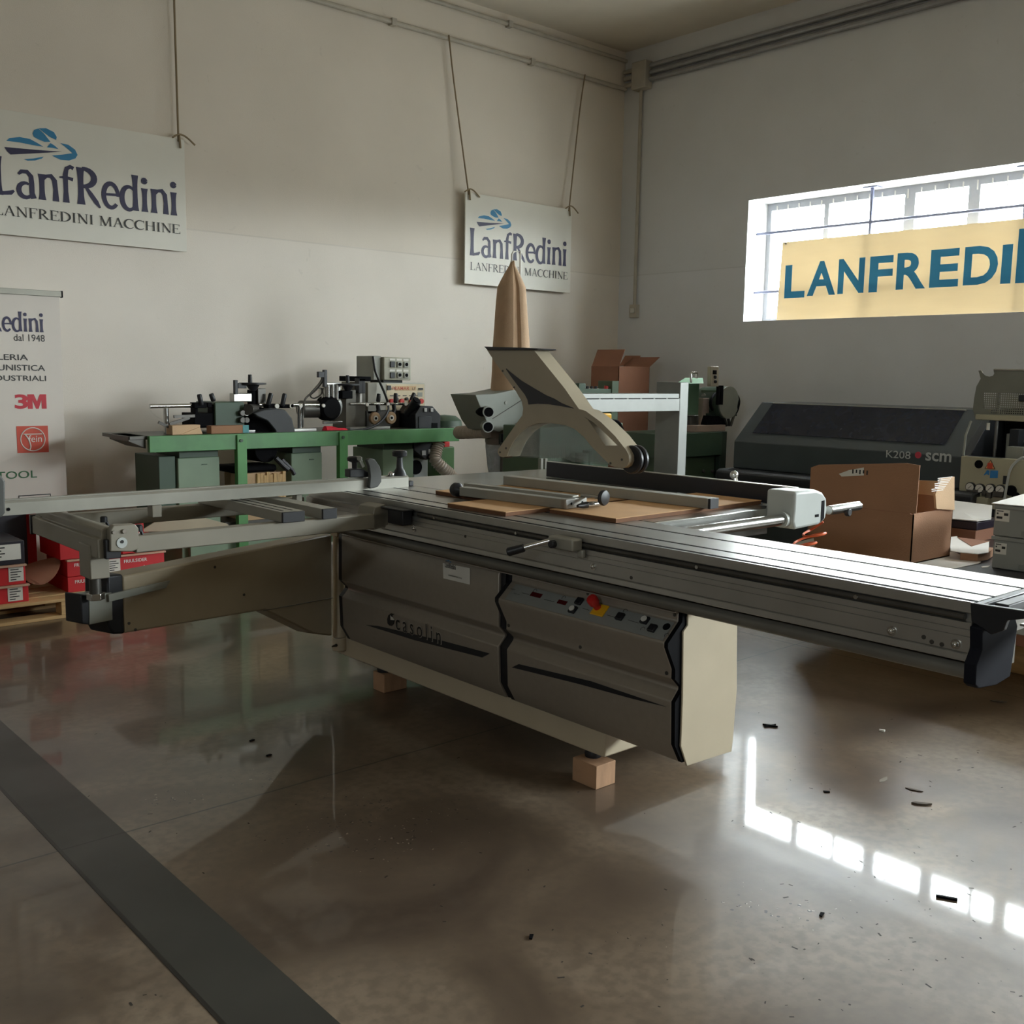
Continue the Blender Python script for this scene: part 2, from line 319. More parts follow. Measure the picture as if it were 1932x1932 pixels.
# stroke lettering ---------------------------------------------------
def ribbon(pts, ws):
    L, R = [], []; n = len(pts)
    for i in range(n):
        a = Vector(pts[max(i-1, 0)]); b = Vector(pts[min(i+1, n-1)]); d = (b-a).normalized(); q = V(-d.y, d.x)*(ws[i]/2); p = Vector(pts[i])
        L.append(p+q); R.append(p-q)
    return L, R
def arc(cx, cy, rx, ry, a0, a1, n=14): return [(cx+rx*cos(math.radians(a0+(a1-a0)*i/n)), cy+ry*sin(math.radians(a0+(a1-a0)*i/n))) for i in range(n+1)]
def flare(a, b, w, k=1.5, n=8):                 # straight stem that widens towards both ends
    return [(a[0]+(b[0]-a[0])*i/n, a[1]+(b[1]-a[1])*i/n) for i in range(n+1)], [w*(1+(k-1)*abs(2*i/n-1)**3) for i in range(n+1)]
def bow(pts, w0, w1): n = len(pts)-1; return pts, [w0+(w1-w0)*sin(pi*i/n) for i in range(n+1)]
S_ = .15
LOGO = {  # wordmark letters: width, strokes
 'L': (.54, [flare((.12, 1), (.12, 0), .17), ([(.06, .07), (.25, .06), (.42, .09), (.5, .15)], [.14, .11, .13, .06])]),
 'a': (.55, [([(.08, .60), (.16, .68), (.3, .69), (.40, .58), (.41, .4), (.41, .15), (.45, 0)], [.07, .12, .13, .14, .15, .15, .17]), bow(arc(.25, .2, .17, .19, 60, 330), .07, .15)]),
 'n': (.58, [flare((.12, .68), (.12, 0), S_), ([(.14, .52), (.24, .64), (.36, .66), (.45, .55), (.47, .3), (.47, 0)], [.06, .1, .14, .15, .14, .19])]),
  'f': (.43, [([(.38, .94), (.30, .98), (.2, .92), (.16, .75), (.16, .3), (.16, 0)], [.12, .12, .13, .15, .14, .2]), ([(0, .66), (.16, .68), (.36, .64)], [.05, .09, .11])]),
 'R': (.68, [flare((.13, 1), (.13, 0), .17), bow(arc(.2, .74, .3, .24, 95, -95), .1, .19), ([(.26, .5), (.4, .3), (.54, .1), (.64, -.04)], [.08, .14, .15, .06])]),
 'e': (.52, [([(.12, .36), (.3, .37), (.44, .38)], [.08, .08, .08]), bow(arc(.27, .34, .2, .33, -2, 318, 26), .11, .15)]),
 'd': (.58, [flare((.44, 1), (.44, 0), S_), bow(arc(.26, .33, .2, .32, 40, 330, 24), .06, .16)]),
 'i': (.28, [flare((.13, .66), (.13, 0), S_), bow(arc(.13, .87, .05, .05, 0, 360, 16), .1, .1)]),
}
def ser(x, y, w=.22): return ([(x-w/2, y), (x+w/2, y)], [.035, .035])
K, T = .11, .045
SERIF = {
 'L': (.62, [([(.15, 1), (.15, 0)], [K, K]), ser(.15, .98), ([(.04, .02), (.56, .02)], [T, T]), ([(.57, 0), (.6, .25)], [.08, .02])]),
 'A': (.80, [([(.12, 0), (.4, 1)], [T, T]), ([(.39, 1), (.68, 0)], [K, K]), ser(.12, .02), ser(.68, .02), ([(.22, .36), (.58, .36)], [T, T])]),
 'N': (.82, [([(.15, 1), (.15, 0)], [T, T]), ([(.13, .98), (.67, .02)], [K, K]), ([(.67, 1), (.67, 0)], [T, T]), ser(.15, .02), ser(.1, .98), ser(.67, .98)]),
 'F': (.62, [([(.15, 1), (.15, 0)], [K, K]), ser(.15, .02), ([(.04, .98), (.54, .98)], [T, T]), ([(.55, 1), (.57, .78)], [.07, .02]), ([(.15, .53), (.42, .53)], [T, T]), ([(.42, .42), (.42, .64)], [.03, .03])]),
 'R': (.76, [([(.15, 1), (.15, 0)], [K, K]), ser(.15, .02), ser(.13, .98), bow(arc(.2, .74, .3, .235, 92, -92), T, .12), ([(.3, .5), (.66, .02)], [K, K]), ser(.66, .02)]),
 'E': (.68, [([(.15, 1), (.15, 0)], [K, K]), ([(.04, .98), (.55, .98)], [T, T]), ([(.56, 1), (.58, .78)], [.07, .02]), ([(.15, .53), (.44, .53)], [T, T]), ([(.44, .42), (.44, .64)], [.03, .03]), ([(.04, .02), (.6, .02)], [T, T]), ([(.61, 0), (.63, .25)], [.07, .02])]),
 'D': (.80, [([(.15, 1), (.15, 0)], [K, K]), ser(.13, .02), ser(.13, .98), bow(arc(.2, .5, .5, .475, 92, -92, 22), T, .13)]),
 'I': (.38, [([(.18, 1), (.18, 0)], [K, K]), ser(.18, .02), ser(.18, .98)]),
 'M': (.96, [([(.15, 1), (.13, 0)], [T, T]), ([(.15, 1), (.46, .02)], [K, K]), ([(.46, .02), (.78, 1)], [T, T]), ([(.79, 1), (.8, 0)], [K, K]), ser(.13, .02), ser(.8, .02), ser(.11, .98), ser(.82, .98)]),
 'C': (.78, [bow(arc(.44, .5, .36, .475, 45, 318, 26), .04, .13), ([(.68, .98), (.69, .72)], [.04, .04])]),
 'H': (.86, [([(.16, 1), (.16, 0)], [K, K]), ([(.68, 1), (.68, 0)], [K, K]), ser(.16, .02), ser(.16, .98), ser(.68, .02), ser(.68, .98), ([(.16, .52), (.68, .52)], [T, T])]),
 ' ': (.34, []),
}
def strokes(name, s, font, P, u, v, w, h, m, parent, lift=.002):
    P, u, v = Vector(P), Vector(u), Vector(v); n = u.cross(v).normalized(); tot = sum(font[c][0] for c in s); x = 0; mb = MB()
    for c in s:
        wd, st = font[c]
        for pts, ws in st:
            L, R = ribbon(pts, [z*(.88 if font is LOGO else 1) for z in ws]); q = L+R; k = len(L); lift += .00004
            mb.add([P+u*((x+p.x)/tot*w)+v*(p.y*h)+n*lift for p in q], [(i, i+1, k+i+1, k+i) for i in range(k-1)])
        x += wd
    return obj(name, mb, m, parent)
def emblem(P, u, v, w, h, parent, lift=.002):
    """striped cloud mark: w wide, h high, lower left corner P"""
    P, u, v = Vector(P), Vector(u), Vector(v); n = u.cross(v).normalized()
    S = [[(62, 518), (90, 495), (180, 485), (270, 500), (340, 535), (388, 564), (290, 550), (180, 530)], [(296, 455), (310, 425), (350, 412), (400, 455), (455, 522), (400, 522), (340, 500), (305, 480)],
         [(352, 410), (420, 408), (490, 440), (514, 480), (508, 505), (450, 480), (400, 445)], [(420, 568), (455, 532), (490, 552), (526, 582), (470, 572)],
         [(545, 530), (620, 545), (680, 585), (702, 630), (680, 660), (620, 678), (540, 672), (462, 636), (560, 628), (655, 616), (610, 578)], [(208, 668), (290, 662), (388, 646), (370, 662), (310, 678), (240, 680)]]
    D = [[(42, 568), (300, 588), (560, 604), (300, 620), (92, 630), (65, 605)]]
    for polys, m in ((S, midblue), (D, darkblue)):
        mb = MB()
        for q in polys:
            pts = [P+u*((a-42)/660*w)+v*((654-b+.13*(a-42))/290*h)+n*lift for a, b in q]; mb.add(pts, [tuple(range(len(pts)))])
        obj('emblem', mb, m, parent)

# ------------------------------------------------------------------ the hall
RX0, RY0 = -6.0, -11.0
struct('floor', MB().box(RX0, WX+.4, RY0, WY+.3, -.2, 0), floor_mat())
struct('trim_1', MB().box(1.0, 1.22, RY0, WY, 0, .0012), strip_mat())
struct('ceiling', MB().box(RX0, WX+.4, RY0, WY+.3, CZ, CZ+.2), mat('ceiling_plaster', '#E2DACB', .9, 0, .05, 2))
wl = wall_mat('wall_plaster', '#E7DFD4', '#E1D8CB'); wd = mat('hall_far_walls', '#6E665C', .9)
struct('wall_back', MB().box(RX0, WX+.4, WY, WY+.3, 0, CZ), wl)
b = MB(); ya = RY0
for y0, y1, z0, z1 in sorted(WINS):
    b.box(WX, WX+.4, ya, y0, 0, CZ); b.box(WX, WX+.4, y0, y1, 0, z0); b.box(WX, WX+.4, y0, y1, z1, CZ); ya = y1
b.box(WX, WX+.4, ya, WY, 0, CZ); struct('wall_right', b, wall_mat('window_wall_plaster', '#DFE0E2', '#DCDDDE'))  # slightly bluish plaster carries the cool skylight tint in its colour
b = MB().box(RX0-.3, RX0, RY0, WY+.3, 0, LZ[0]).box(RX0-.3, RX0, RY0, WY+.3, LZ[1], CZ).box(RX0-.3, RX0, RY0, LYS[0], *LZ).box(RX0-.3, RX0, LYS[1], WY+.3, *LZ)
struct('wall_left', b, wd)
q = MB()
for i in range(9): y = LYS[0]+(LYS[1]-LYS[0])*i/8; q.box(RX0-.2, RX0-.14, y-.03, y+.03, *LZ)
q = struct('window_4', q, mat('window_frame_steel', '#A4A6AC')); obj('pane', MB().box(RX0-.176, RX0-.170, LYS[0], LYS[1], *LZ), glassm, q)  # out of view, added only for its light
struct('wall_front', MB().box(RX0, WX+.4, RY0-.3, RY0, 0, CZ), wd)
# window with steel frame, panes and security bars
mull = mat('window_frame_steel', '#A4A6AC', .5, .1); bars = mat('security_bar', '#8488A0', .45, .3)
for k, (y0, y1, z0, z1) in enumerate(WINS):
    wf = MB(); xo = WX+.32
    wf.box(xo, xo+.06, y0, y1, z1-.07, z1); wf.box(xo, xo+.06, y0, y1, z0, z0+.04); wf.box(xo, xo+.06, y1-.05, y1, z0+.04, z1-.07); wf.box(xo, xo+.06, y0, y0+.05, z0+.04, z1-.07)
    ys = [5.62, 4.78, 4.20, 3.52, 2.8, 2.0] if k == 0 else [y1-1, y1-1.9, y1-2.8, y1-3.7]
    for i, y in enumerate(ys): wd_ = .05 if i == 0 else .1; wf.box(xo, xo+.06, y-wd_/2, y+wd_/2, z0+.04, z1-.07)
    w = struct('window_%d' % (k+1), wf, mull)
    obj('pane', MB().box(xo+.025, xo+.031, y0+.05, y1-.05, z0+.04, z1-.07), glassm, w)
    if k == 0:
        for z in (2.98, 2.41):
            q = MB().cyl((WX+.16, y1, z), (WX+.16, y0, z), .014, None, 8); obj('bar', q, bars, w)
        for y in (5.06, 3.70, 2.35):
            q = MB().cyl((WX+.16, y, z0), (WX+.16, y, z1), .016, None, 8).box(WX+.11, WX+.21, y-.07, y+.07, z1-.012, z1); obj('bar', q, bars, w)
        q = MB()
        for i in range(38): q.box(xo-.012, xo, y1-.12-i*.125, y1-.112-i*.125, z1-.11, z1-.03)
        obj('grille', q, white, w)
# translucent banner tied behind the window bars
bn = obj('window_banner', MB().prism([(WX+.1, 5.975, 2.127), (WX+.1, 1.5, 2.127), (WX+.1, 1.5, 2.868), (WX+.1, 5.945, 2.868)], (.004, 0, 0)), bannerm)
tag(bn, 'cream see-through banner with large blue capitals hung in the window', 'banner')
zl = lambda x, y: AX(1332+x/3.22, 260+y/3.22, WX+.1)
for ch, a, c, yb, yt in (('L', 475, 598, 976, 775), ('A', 612, 785, 962, 755), ('N', 798, 957, 950, 738), ('F', 987, 1128, 940, 722), ('R', 1152, 1331, 924, 702), ('E', 1355, 1530, 912, 682), ('D', 1560, 1766, 898, 664), ('I', 1787, 1850, 888, 650)):
    A_ = zl(a, yb); C_ = zl(c, yb-8); text('lettering', ch, (WX+.1, A_.y, A_.z), UY, UZ, A_.y-C_.y, zl(a+20, yt).z-A_.z, bannerb, bn, .03, 1, .003)
A_ = zl(1878, 884); text('lettering', 'N', (WX+.1, A_.y, A_.z), UY, UZ, .33, .43, bannerb, bn, .03, 1, .003); text('lettering', 'I', (WX+.1, A_.y-.39, A_.z), UY, UZ, .11, .43, bannerb, bn, .03, 1, .003)
obj('tie', MB().tube(spline([(WX+.1, 5.9, 2.85), (WX+.12, 5.93, 2.86), (WX+.14, 5.88, 2.86), (WX+.15, 5.85, 2.83)], 5), .008, 6), dsteel, bn)
# pipes, box, conduit, switch on the walls
cpm = mat('painted_pipe', '#B5AFA2', .6)
def pipe(pts, r, label, m=cpm, clips=()):
    o = obj('wall_pipe', MB().tube(pts, r, 10), m); tag(o, label, 'pipe', None)
    for c in clips: obj('clip', MB().box(c[0]-.025, c[0]+.025, c[1]-.03, c[1]+.03, c[2]-.03, c[2]+.03), cpm, o)
pipe([(RX0+.1, WY-.03, 4.64), (WX-.02, WY-.03, 4.64)], .022, 'lower thin pipe along the back wall from which the signs hang', cpm, [(5.53, WY-.03, 4.64), (7.2, WY-.03, 4.64)])
pipe([(RX0+.1, WY-.03, 4.93), (WX-.02, WY-.03, 4.93)], .02, 'upper thin pipe just under the ceiling on the back wall', cpm, [(6.9, WY-.03, 4.93)])
for dz, lab in ((.07, 'topmost of the three parallel pipes on the window wall'), (0, 'middle of the three parallel pipes on the window wall'), (-.07, 'lowest of the three parallel pipes on the window wall')):
    pipe([(WX-.035, 7.6, 4.74+dz), (WX-.035, RY0+.1, 4.74+dz)], .026, lab, mat('grey_pipe', '#9C9C9C', .4, .3))
    pipe([(WX-.035, 7.78, 4.74+dz), (WX-.035, WY-.02, 4.74+dz)], .022, lab.replace('three parallel pipes on', 'three short pipe stubs left of the box on'))
jb = obj('junction_box', MB().box(WX-.12, WX, 7.59, 7.79, 4.58, 4.86), cpm, None, .012); tag(jb, 'square painted junction box in the top room corner', 'box')
pipe([(WX-.03, 7.72, 4.58), (WX-.03, 7.72, 2.33)], .019, 'vertical conduit running down beside the room corner')
sw = thing('wall_switch', (WX-.02, 7.72, 2.24), 'small white switch box at the bottom of the corner conduit', 'switch')
obj('housing', MB().box(WX-.05, WX, 7.67, 7.78, 2.2, 2.34), cpm, sw, .006); obj('rocker', MB().box(WX-.058, WX-.05, 7.695, 7.755, 2.25, 2.3), offwhite, sw, .003)

# hanging signs on the back wall
def sign(x0, x1, z0, z1, Y, label, ropes, gl, ge):
    r = thing('hanging_sign', ((x0+x1)/2, Y, z0), label, 'sign', 'machinery dealer signs on the back wall')
    obj('board', MB().box(x0, x1, Y, Y+.012, z0, z1), signwhite, r, .002)
    strokes('wordmark', 'LanfRedini', LOGO, (gl[0], Y, gl[1]), UX, UZ, gl[2], gl[3], darkblue, r)
    strokes('lettering', 'LANFREDINI MACCHINE', SERIF, (gl[4], Y, gl[5]), UX, UZ, gl[6], gl[7], printblack, r)
    emblem((ge[0], Y, ge[1]), UX, UZ, ge[2], ge[3], r)
    for (xa, xb) in ropes:
        p = spline([(xa, WY-.055, 4.66), (xa+(xb-xa)*.3, WY-.05, 4.25), (xb, Y-.006, z1-.02)], 8)
        q = MB().tube(p, .008, 6)
        q.tube(spline([(xb-.05, Y-.01, z1+.0), (xb, Y-.02, z1+.03), (xb+.06, Y-.015, z1+.02), (xb+.13, Y-.015, z1-.03)], 5), .007, 6).tube([(xb+.004, Y-.012, z1+.03), (xb+.012, Y-.014, z1-.07)], .008, 6)
        obj('cord', q, rope, r)
Y1 = WY-.04
def ay(x, y, Y): p = AY(x, y, Y); return p.x, p.z
sx = lambda x, y: (x/4.83, 160+y/4.83)
p1 = ay(*sx(1630, 1195), Y1); p2 = ay(*sx(1645, 1360), Y1); e0 = ay(*sx(42, 640), Y1); e1 = ay(*sx(702, 520), Y1); et = ay(*sx(380, 408), Y1)
wl_ = p1[0]-ay(*sx(145, 1010), Y1)[0]; tl_ = p2[0]-ay(*sx(30, 1195), Y1)[0]
kL = sum(LOGO[c][0] for c in 'LanfRedini')/sum(LOGO[c][0] for c in 'anfRedini'); kS = sum(SERIF[c][0] for c in 'LANFREDINI MACCHINE')/sum(SERIF[c][0] for c in 'ANFREDINI MACCHINE')
hz = ay(*sx(735, 750), Y1)[1]-ay(*sx(735, 1085), Y1)[1]; hs = ay(*sx(1600, 1275), Y1)[1]-ay(*sx(1600, 1358), Y1)[1]
sign(p1[0]-wl_*kL-.08, 3.56, 2.475, 3.325, Y1, 'larger white dealer sign cut off by the left edge of the photo', [(3.5, 3.51)], (p1[0]-wl_*kL, p1[1], wl_*kL, hz, p2[0]-tl_*kS, p2[1], tl_*kS, hs), (e0[0], ay(*sx(240, 690), Y1)[1], e1[0]-e0[0], et[1]-ay(*sx(240, 690), Y1)[1]+.01))
sx = lambda x, y: (800+x/4.83, 320+y/4.83); Y2 = WY-.08
p1 = ay(*sx(413, 780), Y2); p1b = ay(*sx(1302, 870), Y2); p2 = ay(*sx(418, 912), Y2); p2b = ay(*sx(1306, 995), Y2)
sign(6.335, 7.76, 2.42, 3.275, Y2, 'smaller dealer sign hanging by two cords behind the filter bag', [(6.14, 6.37), (7.93, 7.71)],
     (p1[0], p1[1], p1b[0]-p1[0], ay(*sx(430, 530), Y2)[1]-p1[1], p2[0], p2[1], p2b[0]-p2[0], ay(*sx(440, 842), Y2)[1]-p2[1]),
     (ay(*sx(478, 500), Y2)[0], ay(*sx(600, 552), Y2)[1], ay(*sx(795, 500), Y2)[0]-ay(*sx(478, 500), Y2)[0], ay(*sx(650, 362), Y2)[1]-ay(*sx(600, 552), Y2)[1]))

# ------------------------------------------------------------------ sliding table saw
saw = thing('sliding_table_saw', (3.1, 3.4, 0), 'large cream and silver sliding table panel saw standing on wooden blocks mid hall', 'saw')
def sp_(name, mb, m, bevel=.003, parent=None, seg=2): return obj(name, mb, m, parent or saw, bevel, seg)
# base frame and body
bs = sp_('base', MB().prof('y', [(2.72, .135), (2.72, .33), (3.50, .33), (3.50, .135)], 2.53, 4.40).box(2.80, 3.45, 2.66, 4.3, .33, .90), cream, .006)
for (x, y) in ((2.785, 2.65), (2.80, 4.10)):
    sp_('levelling_foot', MB().lathe((x, y, .0925), UZ, [(0, .032), (.012, .034), (.026, .03), (.03, .012), (.06, .012)], 18), black, 0)
# cabinet under the sliding table
PR = [(2.655, .772), (2.654, .742), (2.585, .680), (2.585, .664), (2.628, .582), (2.628, .549), (2.667, .513), (2.667, .504), (2.633, .468), (2.640, .317), (2.682, .246)]
PLF = [(2.640, .775), (2.633, .765), (2.632, .549), (2.667, .513), (2.667, .504), (2.633, .468), (2.640, .317), (2.682, .246)]
CRM = [(2.673, .80), (2.676, .730), (2.653, .711), (2.663, .487), (2.664, .31), (2.702, .231), (2.953, .224), (2.958, .26), (2.968, .456), (2.960, .56), (2.945, .80)]
sp_('end_panel', MB().prof('y', CRM, 2.126, 2.133), cream, .002)
sp_('cabinet', MB().box(2.705, 2.94, 2.134, 3.0, .24, .80).box(2.705, 2.84, 3.0, 4.28, .24, .80), cream, .004)
sp_('top_lip', MB().box(2.632, 2.70, 2.15, 4.215, .7725, .778), mat('lip_silver', '#B4AEA6', .4, .2), .001)
sp_('end_trim', MB().prof('y', [(x+.001, z) for x, z in PR]+[(2.70, .246), (2.70, .772)], 2.134, 2.150), blackm, 0)
sp_('gap_trim', MB().prof('y', [(x+.004, z) for x, z in PR]+[(2.72, .246), (2.72, .772)], 2.995, 3.02).prof('y', [(x+.012, z) for x, z in PLF]+[(2.72, .246), (2.72, .772)], 3.02, 3.05), black, 0)
cp = sp_('control_panel', MB().prof('y', PR+[(2.71, .246), (2.71, .772)], 2.150, 2.995), silver, .004)
dp = sp_('door_panel', MB().prof('y', PLF+[(2.71, .246), (2.71, .775)], 3.048, 4.215), silver, .004)
sp_('edge_trim', MB().prof('y', [(x+.006, z) for x, z in PLF]+[(2.72, .246), (2.72, .775)], 4.216, 4.25), black, 0)
q = MB()
for y in (3.35, 4.0): q.box(2.66, 2.70, y-.06, y+.06, .775, .792)
sp_('clip', q, offwhite, .002, dp)
for px, py in ((953, 1078), (1109, 1120), (1273, 1160)): c = AX(px, py, 2.654); sp_('screw', MB().cyl(c+V(.004, 0, 0), c-V(.002, 0, 0), .006, None, 10), dsteel, 0, cp)
for px, py in ((960, 1180), (1095, 1221), (1258, 1270)): c = AX(px, py, 2.628); sp_('screw', MB().cyl(c+V(.004, 0, 0), c-V(.002, 0, 0), .007, None, 10), dsteel, 0, cp)
# console face: from upper edge down to the nose
c0 = V(2.585, 2.3, .680); cu = UY; cv = V(.069, 0, .062).normalized(); cn = cu.cross(cv).normalized()
def con(px, py): return AP(px, py, c0, cn)
def conrect(name, px, py, w, h, m, t=.003, bev=.001, parent=cp):
    c = con(px, py); return sp_(name, MB().obb(c-cu*w/2-cv*h/2, cu*w, cv*h, cn*t), m, bev, parent)
sp_('faceplate', MB().obb(c0+cu*-.66+cv*.006, cu*.80, cv*.078, cn*.0012), mat('console_plate', '#8D8F8B', .45, .1), 0, cp)
conrect('display', 1012, 1123, .058, .02, mat('red_display', '#4A0E10', .25), .003)
conrect('display', 1061, 1137, .046, .018, mat('red_display', '#4A0E10', .25), .003)
def button(px, py, cap, m):
    f = conrect('button', px, py, .031, .031, black, .012, .004); c = con(px, py)+cn*.012
    if cap: sp_('button_cap', MB().cyl(c, c+cn*.005, .0115, None, 18), m, .001, f)
button(1094, 1136, False, None); button(1082, 1152, True, offwhite); button(1171, 1165, False, None); button(1218, 1172, True, offwhite); button(1232, 1187, False, None)
c = con(1258, 1183); sp_('socket', MB().cyl(c, c+cn*.003, .014, None, 20), blackm, 0, cp)
conrect('stop_plate', 1132, 1152, .062, .05, yellow, .006, .002); c = con(1129, 1148)+cn*.006
es = sp_('emergency_stop', MB().lathe(c, cn, [(0, .014), (.022, .014), (.026, .020), (.045, .021), (.052, .018), (.055, .0)], 22), red, 0, cp)
for i, (px, py, w) in enumerate(((968, 1110, .028), (974, 1119, .034))): text('marking', ('radio', 'digit set')[i], con(px-5, py+2), cu, cv, w, .006, printblack, cp)
q = MB()
for a, b in (((985, 1119), (998, 1122)), ((1027, 1131), (1046, 1136)), ((1100, 1148), (1112, 1152)), ((1146, 1161), (1160, 1165)), ((1185, 1170), (1205, 1176)), ((952, 1108), (960, 1110))): q.tube([con(*a)+cn*.0016, con(*b)+cn*.0016], .0009, 4)
for px, py in ((1180, 1153), (1213, 1187), (1258, 1199), (1010, 1115), (1064, 1128)):
    c = con(px, py)+cn*.0016; q.tube([c+(cu*cos(t*.6)+cv*sin(t*.6))*.008 for t in range(8)], .0009, 4)
sp_('marking', q, printblack, 0, cp)
# wedge stripes, logo, sticker on the lower faces (plane of the lower panel half)
l0, ln = V(2.633, 3, .468), V(-.9990, 0, -.046); lv = V(-.046*-1*.0+.0464, 0, -.9989)*-1
lv = V(-.0464, 0, .9989); lu = UY
def low(px, py): return AP(px, py, l0, ln)
def lowpoly(pts, t=.0014): q = [low(*p)-V(.0008, 0, 0) for p in pts]; return MB().prism(q, (-t, 0, 0))
z8 = lambda x, y: (560+x/4.025, 880+y/4.025); zb = lambda x, y: (900+x/3.715, 1020+y/3.715)
sp_('stripe', lowpoly([z8(525, 1203), z8(620, 1212), z8(1100, 1322), z8(1466, 1420), z8(1410, 1450), z8(900, 1320)]), black, 0, dp)
sp_('stripe', lowpoly([zb(245, 888), zb(295, 865), zb(800, 985), zb(1330, 1165), zb(1100, 1110), zb(700, 1000)]), black, 0, cp)
text('lettering_outline', 'casolin', low(*z8(755, 1238)), lu, lv, .343, .078, mat('outline_silver', '#A8A096', .5), dp, .022, 1.5, .0032); text('lettering', 'casolin', low(*z8(758, 1236)), lu, lv, .335, .072, printblack, dp, .004, 1.5, .0038)
lg = [z8(*p) for p in ((745, 1120), (720, 1115), (700, 1130), (691, 1160), (694, 1190), (708, 1207), (725, 1210), (738, 1198), (744, 1170), (728, 1150), (728, 1130))]
sp_('logo', lowpoly(lg, .0035), printblack, 0, dp); sp_('logo', lowpoly([z8(718, 1130), z8(743, 1166), z8(718, 1163)], .0042), offwhite, 0, dp)
pa, pb, pc, pd = [AX(x, y, 2.632) for x, y in ((836, 1062), (887, 1072), (887, 1103), (837, 1091))]
st = sp_('sticker', MB().prism([p-V(.0005, 0, 0) for p in (pa, pb, pc, pd)], (-.0012, 0, 0)), offwhite, 0, dp)
sw_ = pa.y-pb.y
strokes('wordmark', 'LanfRedini', LOGO, pd+UY*sw_*.06+UZ*.05, UY, UZ, sw_*.42, .02, printblack, st, .003)
text('lettering', 'LANFREDINI MACCHINE', pd+UY*sw_*.2+UZ*.017, UY, UZ, sw_*.5, .006, printblack, st, 0, 1, .003); emblem(pd+UY*sw_*.08+UZ*.073, UY, UZ, .04, .012, st, .003)
# hinge post and swing arm
hp = sp_('hinge_post', MB().cyl((2.70, 4.345, .305), (2.70, 4.345, .755), .030, None, 24).lathe((2.70, 4.345, .235), UZ, [(0, .034), (.035, .034), (.06, .031), (.075, .030)], 24), cream, 0)
sp_('hinge_bracket', MB().box(2.67, 2.80, 4.31, 4.38, .745, .79), cream, .006)
sp_('hinge_bracket', MB().cyl((2.70, 4.345, .165), (2.70, 4.345, .232), .036, None, 24).box(2.70, 2.80, 4.32, 4.37, .17, .225), cream, .004)
sp_('grease_nipple', MB().cyl((2.665, 4.32, .2), (2.635, 4.31, .2), .008, .004, 10), dsteel, 0)
ap, an = V(2.645, 4.30, .5), V(.345, -.9386, 0); ad = V(.9386, .345, 0)
def arm(px, py): return AP(px, py, ap, an)
top = .768
pts = [arm(x, y) for x, y in ((236, 1195), (500, 1151), (592, 1196), (627, 1200))]+[V(arm(627, 1100).x, arm(627, 1100).y, top), V(arm(232, 1090).x, arm(232, 1090).y, top)]
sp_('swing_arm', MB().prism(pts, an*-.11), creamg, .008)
q = MB(); a_ = arm(497, 1152); b_ = arm(628, 1128); q.tube([a_+an*.001, b_+an*.001], .0016, 5); sp_('weld_seam', q, dsteel, 0)
for p in ((243, 1176), (405, 1070), (460, 1122), (255, 1188)): c = arm(*p); sp_('rivet', MB().cyl(c, c+an*.003, .006, None, 10), dsteel, 0)
e0_, e1_ = arm(233, 1083), arm(204, 1088)
sp_('arm_end_cap', MB().prism([arm(203, 1086), arm(232, 1083), arm(236, 1196), arm(214, 1197), arm(205, 1180)], an*-.13), black, .008)
# inner telescopic arm with its end block and the leg standing on it
i0 = ap+an*.0
def inn(px, py): return AP(px, py, ap-an*-.01, an)
sp_('inner_arm', MB().prism([inn(168, 1124), inn(212, 1118), inn(213, 1170), inn(169, 1179)], an*-.09), greysteel, .003)
sp_('inner_arm_cap', MB().prism([inn(153, 1122), inn(168, 1123), inn(169, 1179), inn(155, 1177)], an*-.09), black, .004)
sp_('arm_guide', MB().prism([inn(201, 1121), inn(318, 1095), inn(309, 1109), inn(202, 1135)], an*.012), greysteel, .001)
q0 = AX(178, 1060, 1.30); yl = q0.y
sp_('support_leg', MB().box(1.265, 1.335, yl-.055, yl+.055, .80, .925), frameg, .004)
sp_('leg_screw', MB().cyl((1.30, yl, .73), (1.30, yl, .81), .021, None, 16), dsteel, 0)
sp_('leg_nut', MB().cyl((1.30, yl, .715), (1.30, yl, .74), .032, None, 6), steel, .002)
# outrigger frame
sp_('front_rail', MB().box(1.395, 2.47, 3.60, 3.645, .898, .962), frameg, .004)
sp_('rear_rail', MB().box(1.28, 2.47, 4.28, 4.33, .90, .962), frameg, .004)
sp_('side_rail', MB().prof('y', [(1.27, .885), (1.27, .955), (1.285, .957), (1.285, .985), (1.30, .995), (1.325, .995), (1.34, .985), (1.34, .885)], 3.63, 4.36), frameg, .004)
sp_('rail_end_cap', MB().box(1.265, 1.345, 4.361, 4.38, .88, .96), black, .003); sp_('rail_end_cap', MB().box(1.29, 1.345, 3.607, 3.629, .885, .955), black, .003)
cpt = [AY(x, y, 3.595) for x, y in ((208, 1002), (214, 991), (255, 989), (262, 997), (262, 1036), (250, 1041), (208, 1041))]
cpl = sp_('corner_plate', MB().prism(cpt, (0, .035, 0)), frameg, .004)
for (x, y, r) in ((214, 1004, .006), (234, 1002, .008)): c = AY(x, y, 3.595); sp_('bolt', MB().cyl(c, c-V(0, .008, 0), r, None, 12), steel, 0, cpl)
c = AY(230, 1024, 3.594); sp_('badge', MB().cyl(c, c-V(0, .002, 0), .019, None, 20), lgrey, 0, cpl)
sp_('badge_mark', MB().plate(c-V(0, .002, 0), UX, UZ, [(.006*cos(t), .006*sin(t)+.004) for t in [i*.5 for i in range(13)]]), printblack, 0, cpl)
def lever(name, P, d, m=black, r=.007):
    P = Vector(P); d = Vector(d); return sp_(name, MB().lathe(P, UZ, [(0, .014), (.02, .014), (.024, .009)], 12).tube([P+UZ*.018, P+UZ*.02+d*.4, P+UZ*.01+d], [r, r*.9, r*.7], 8), m, 0)
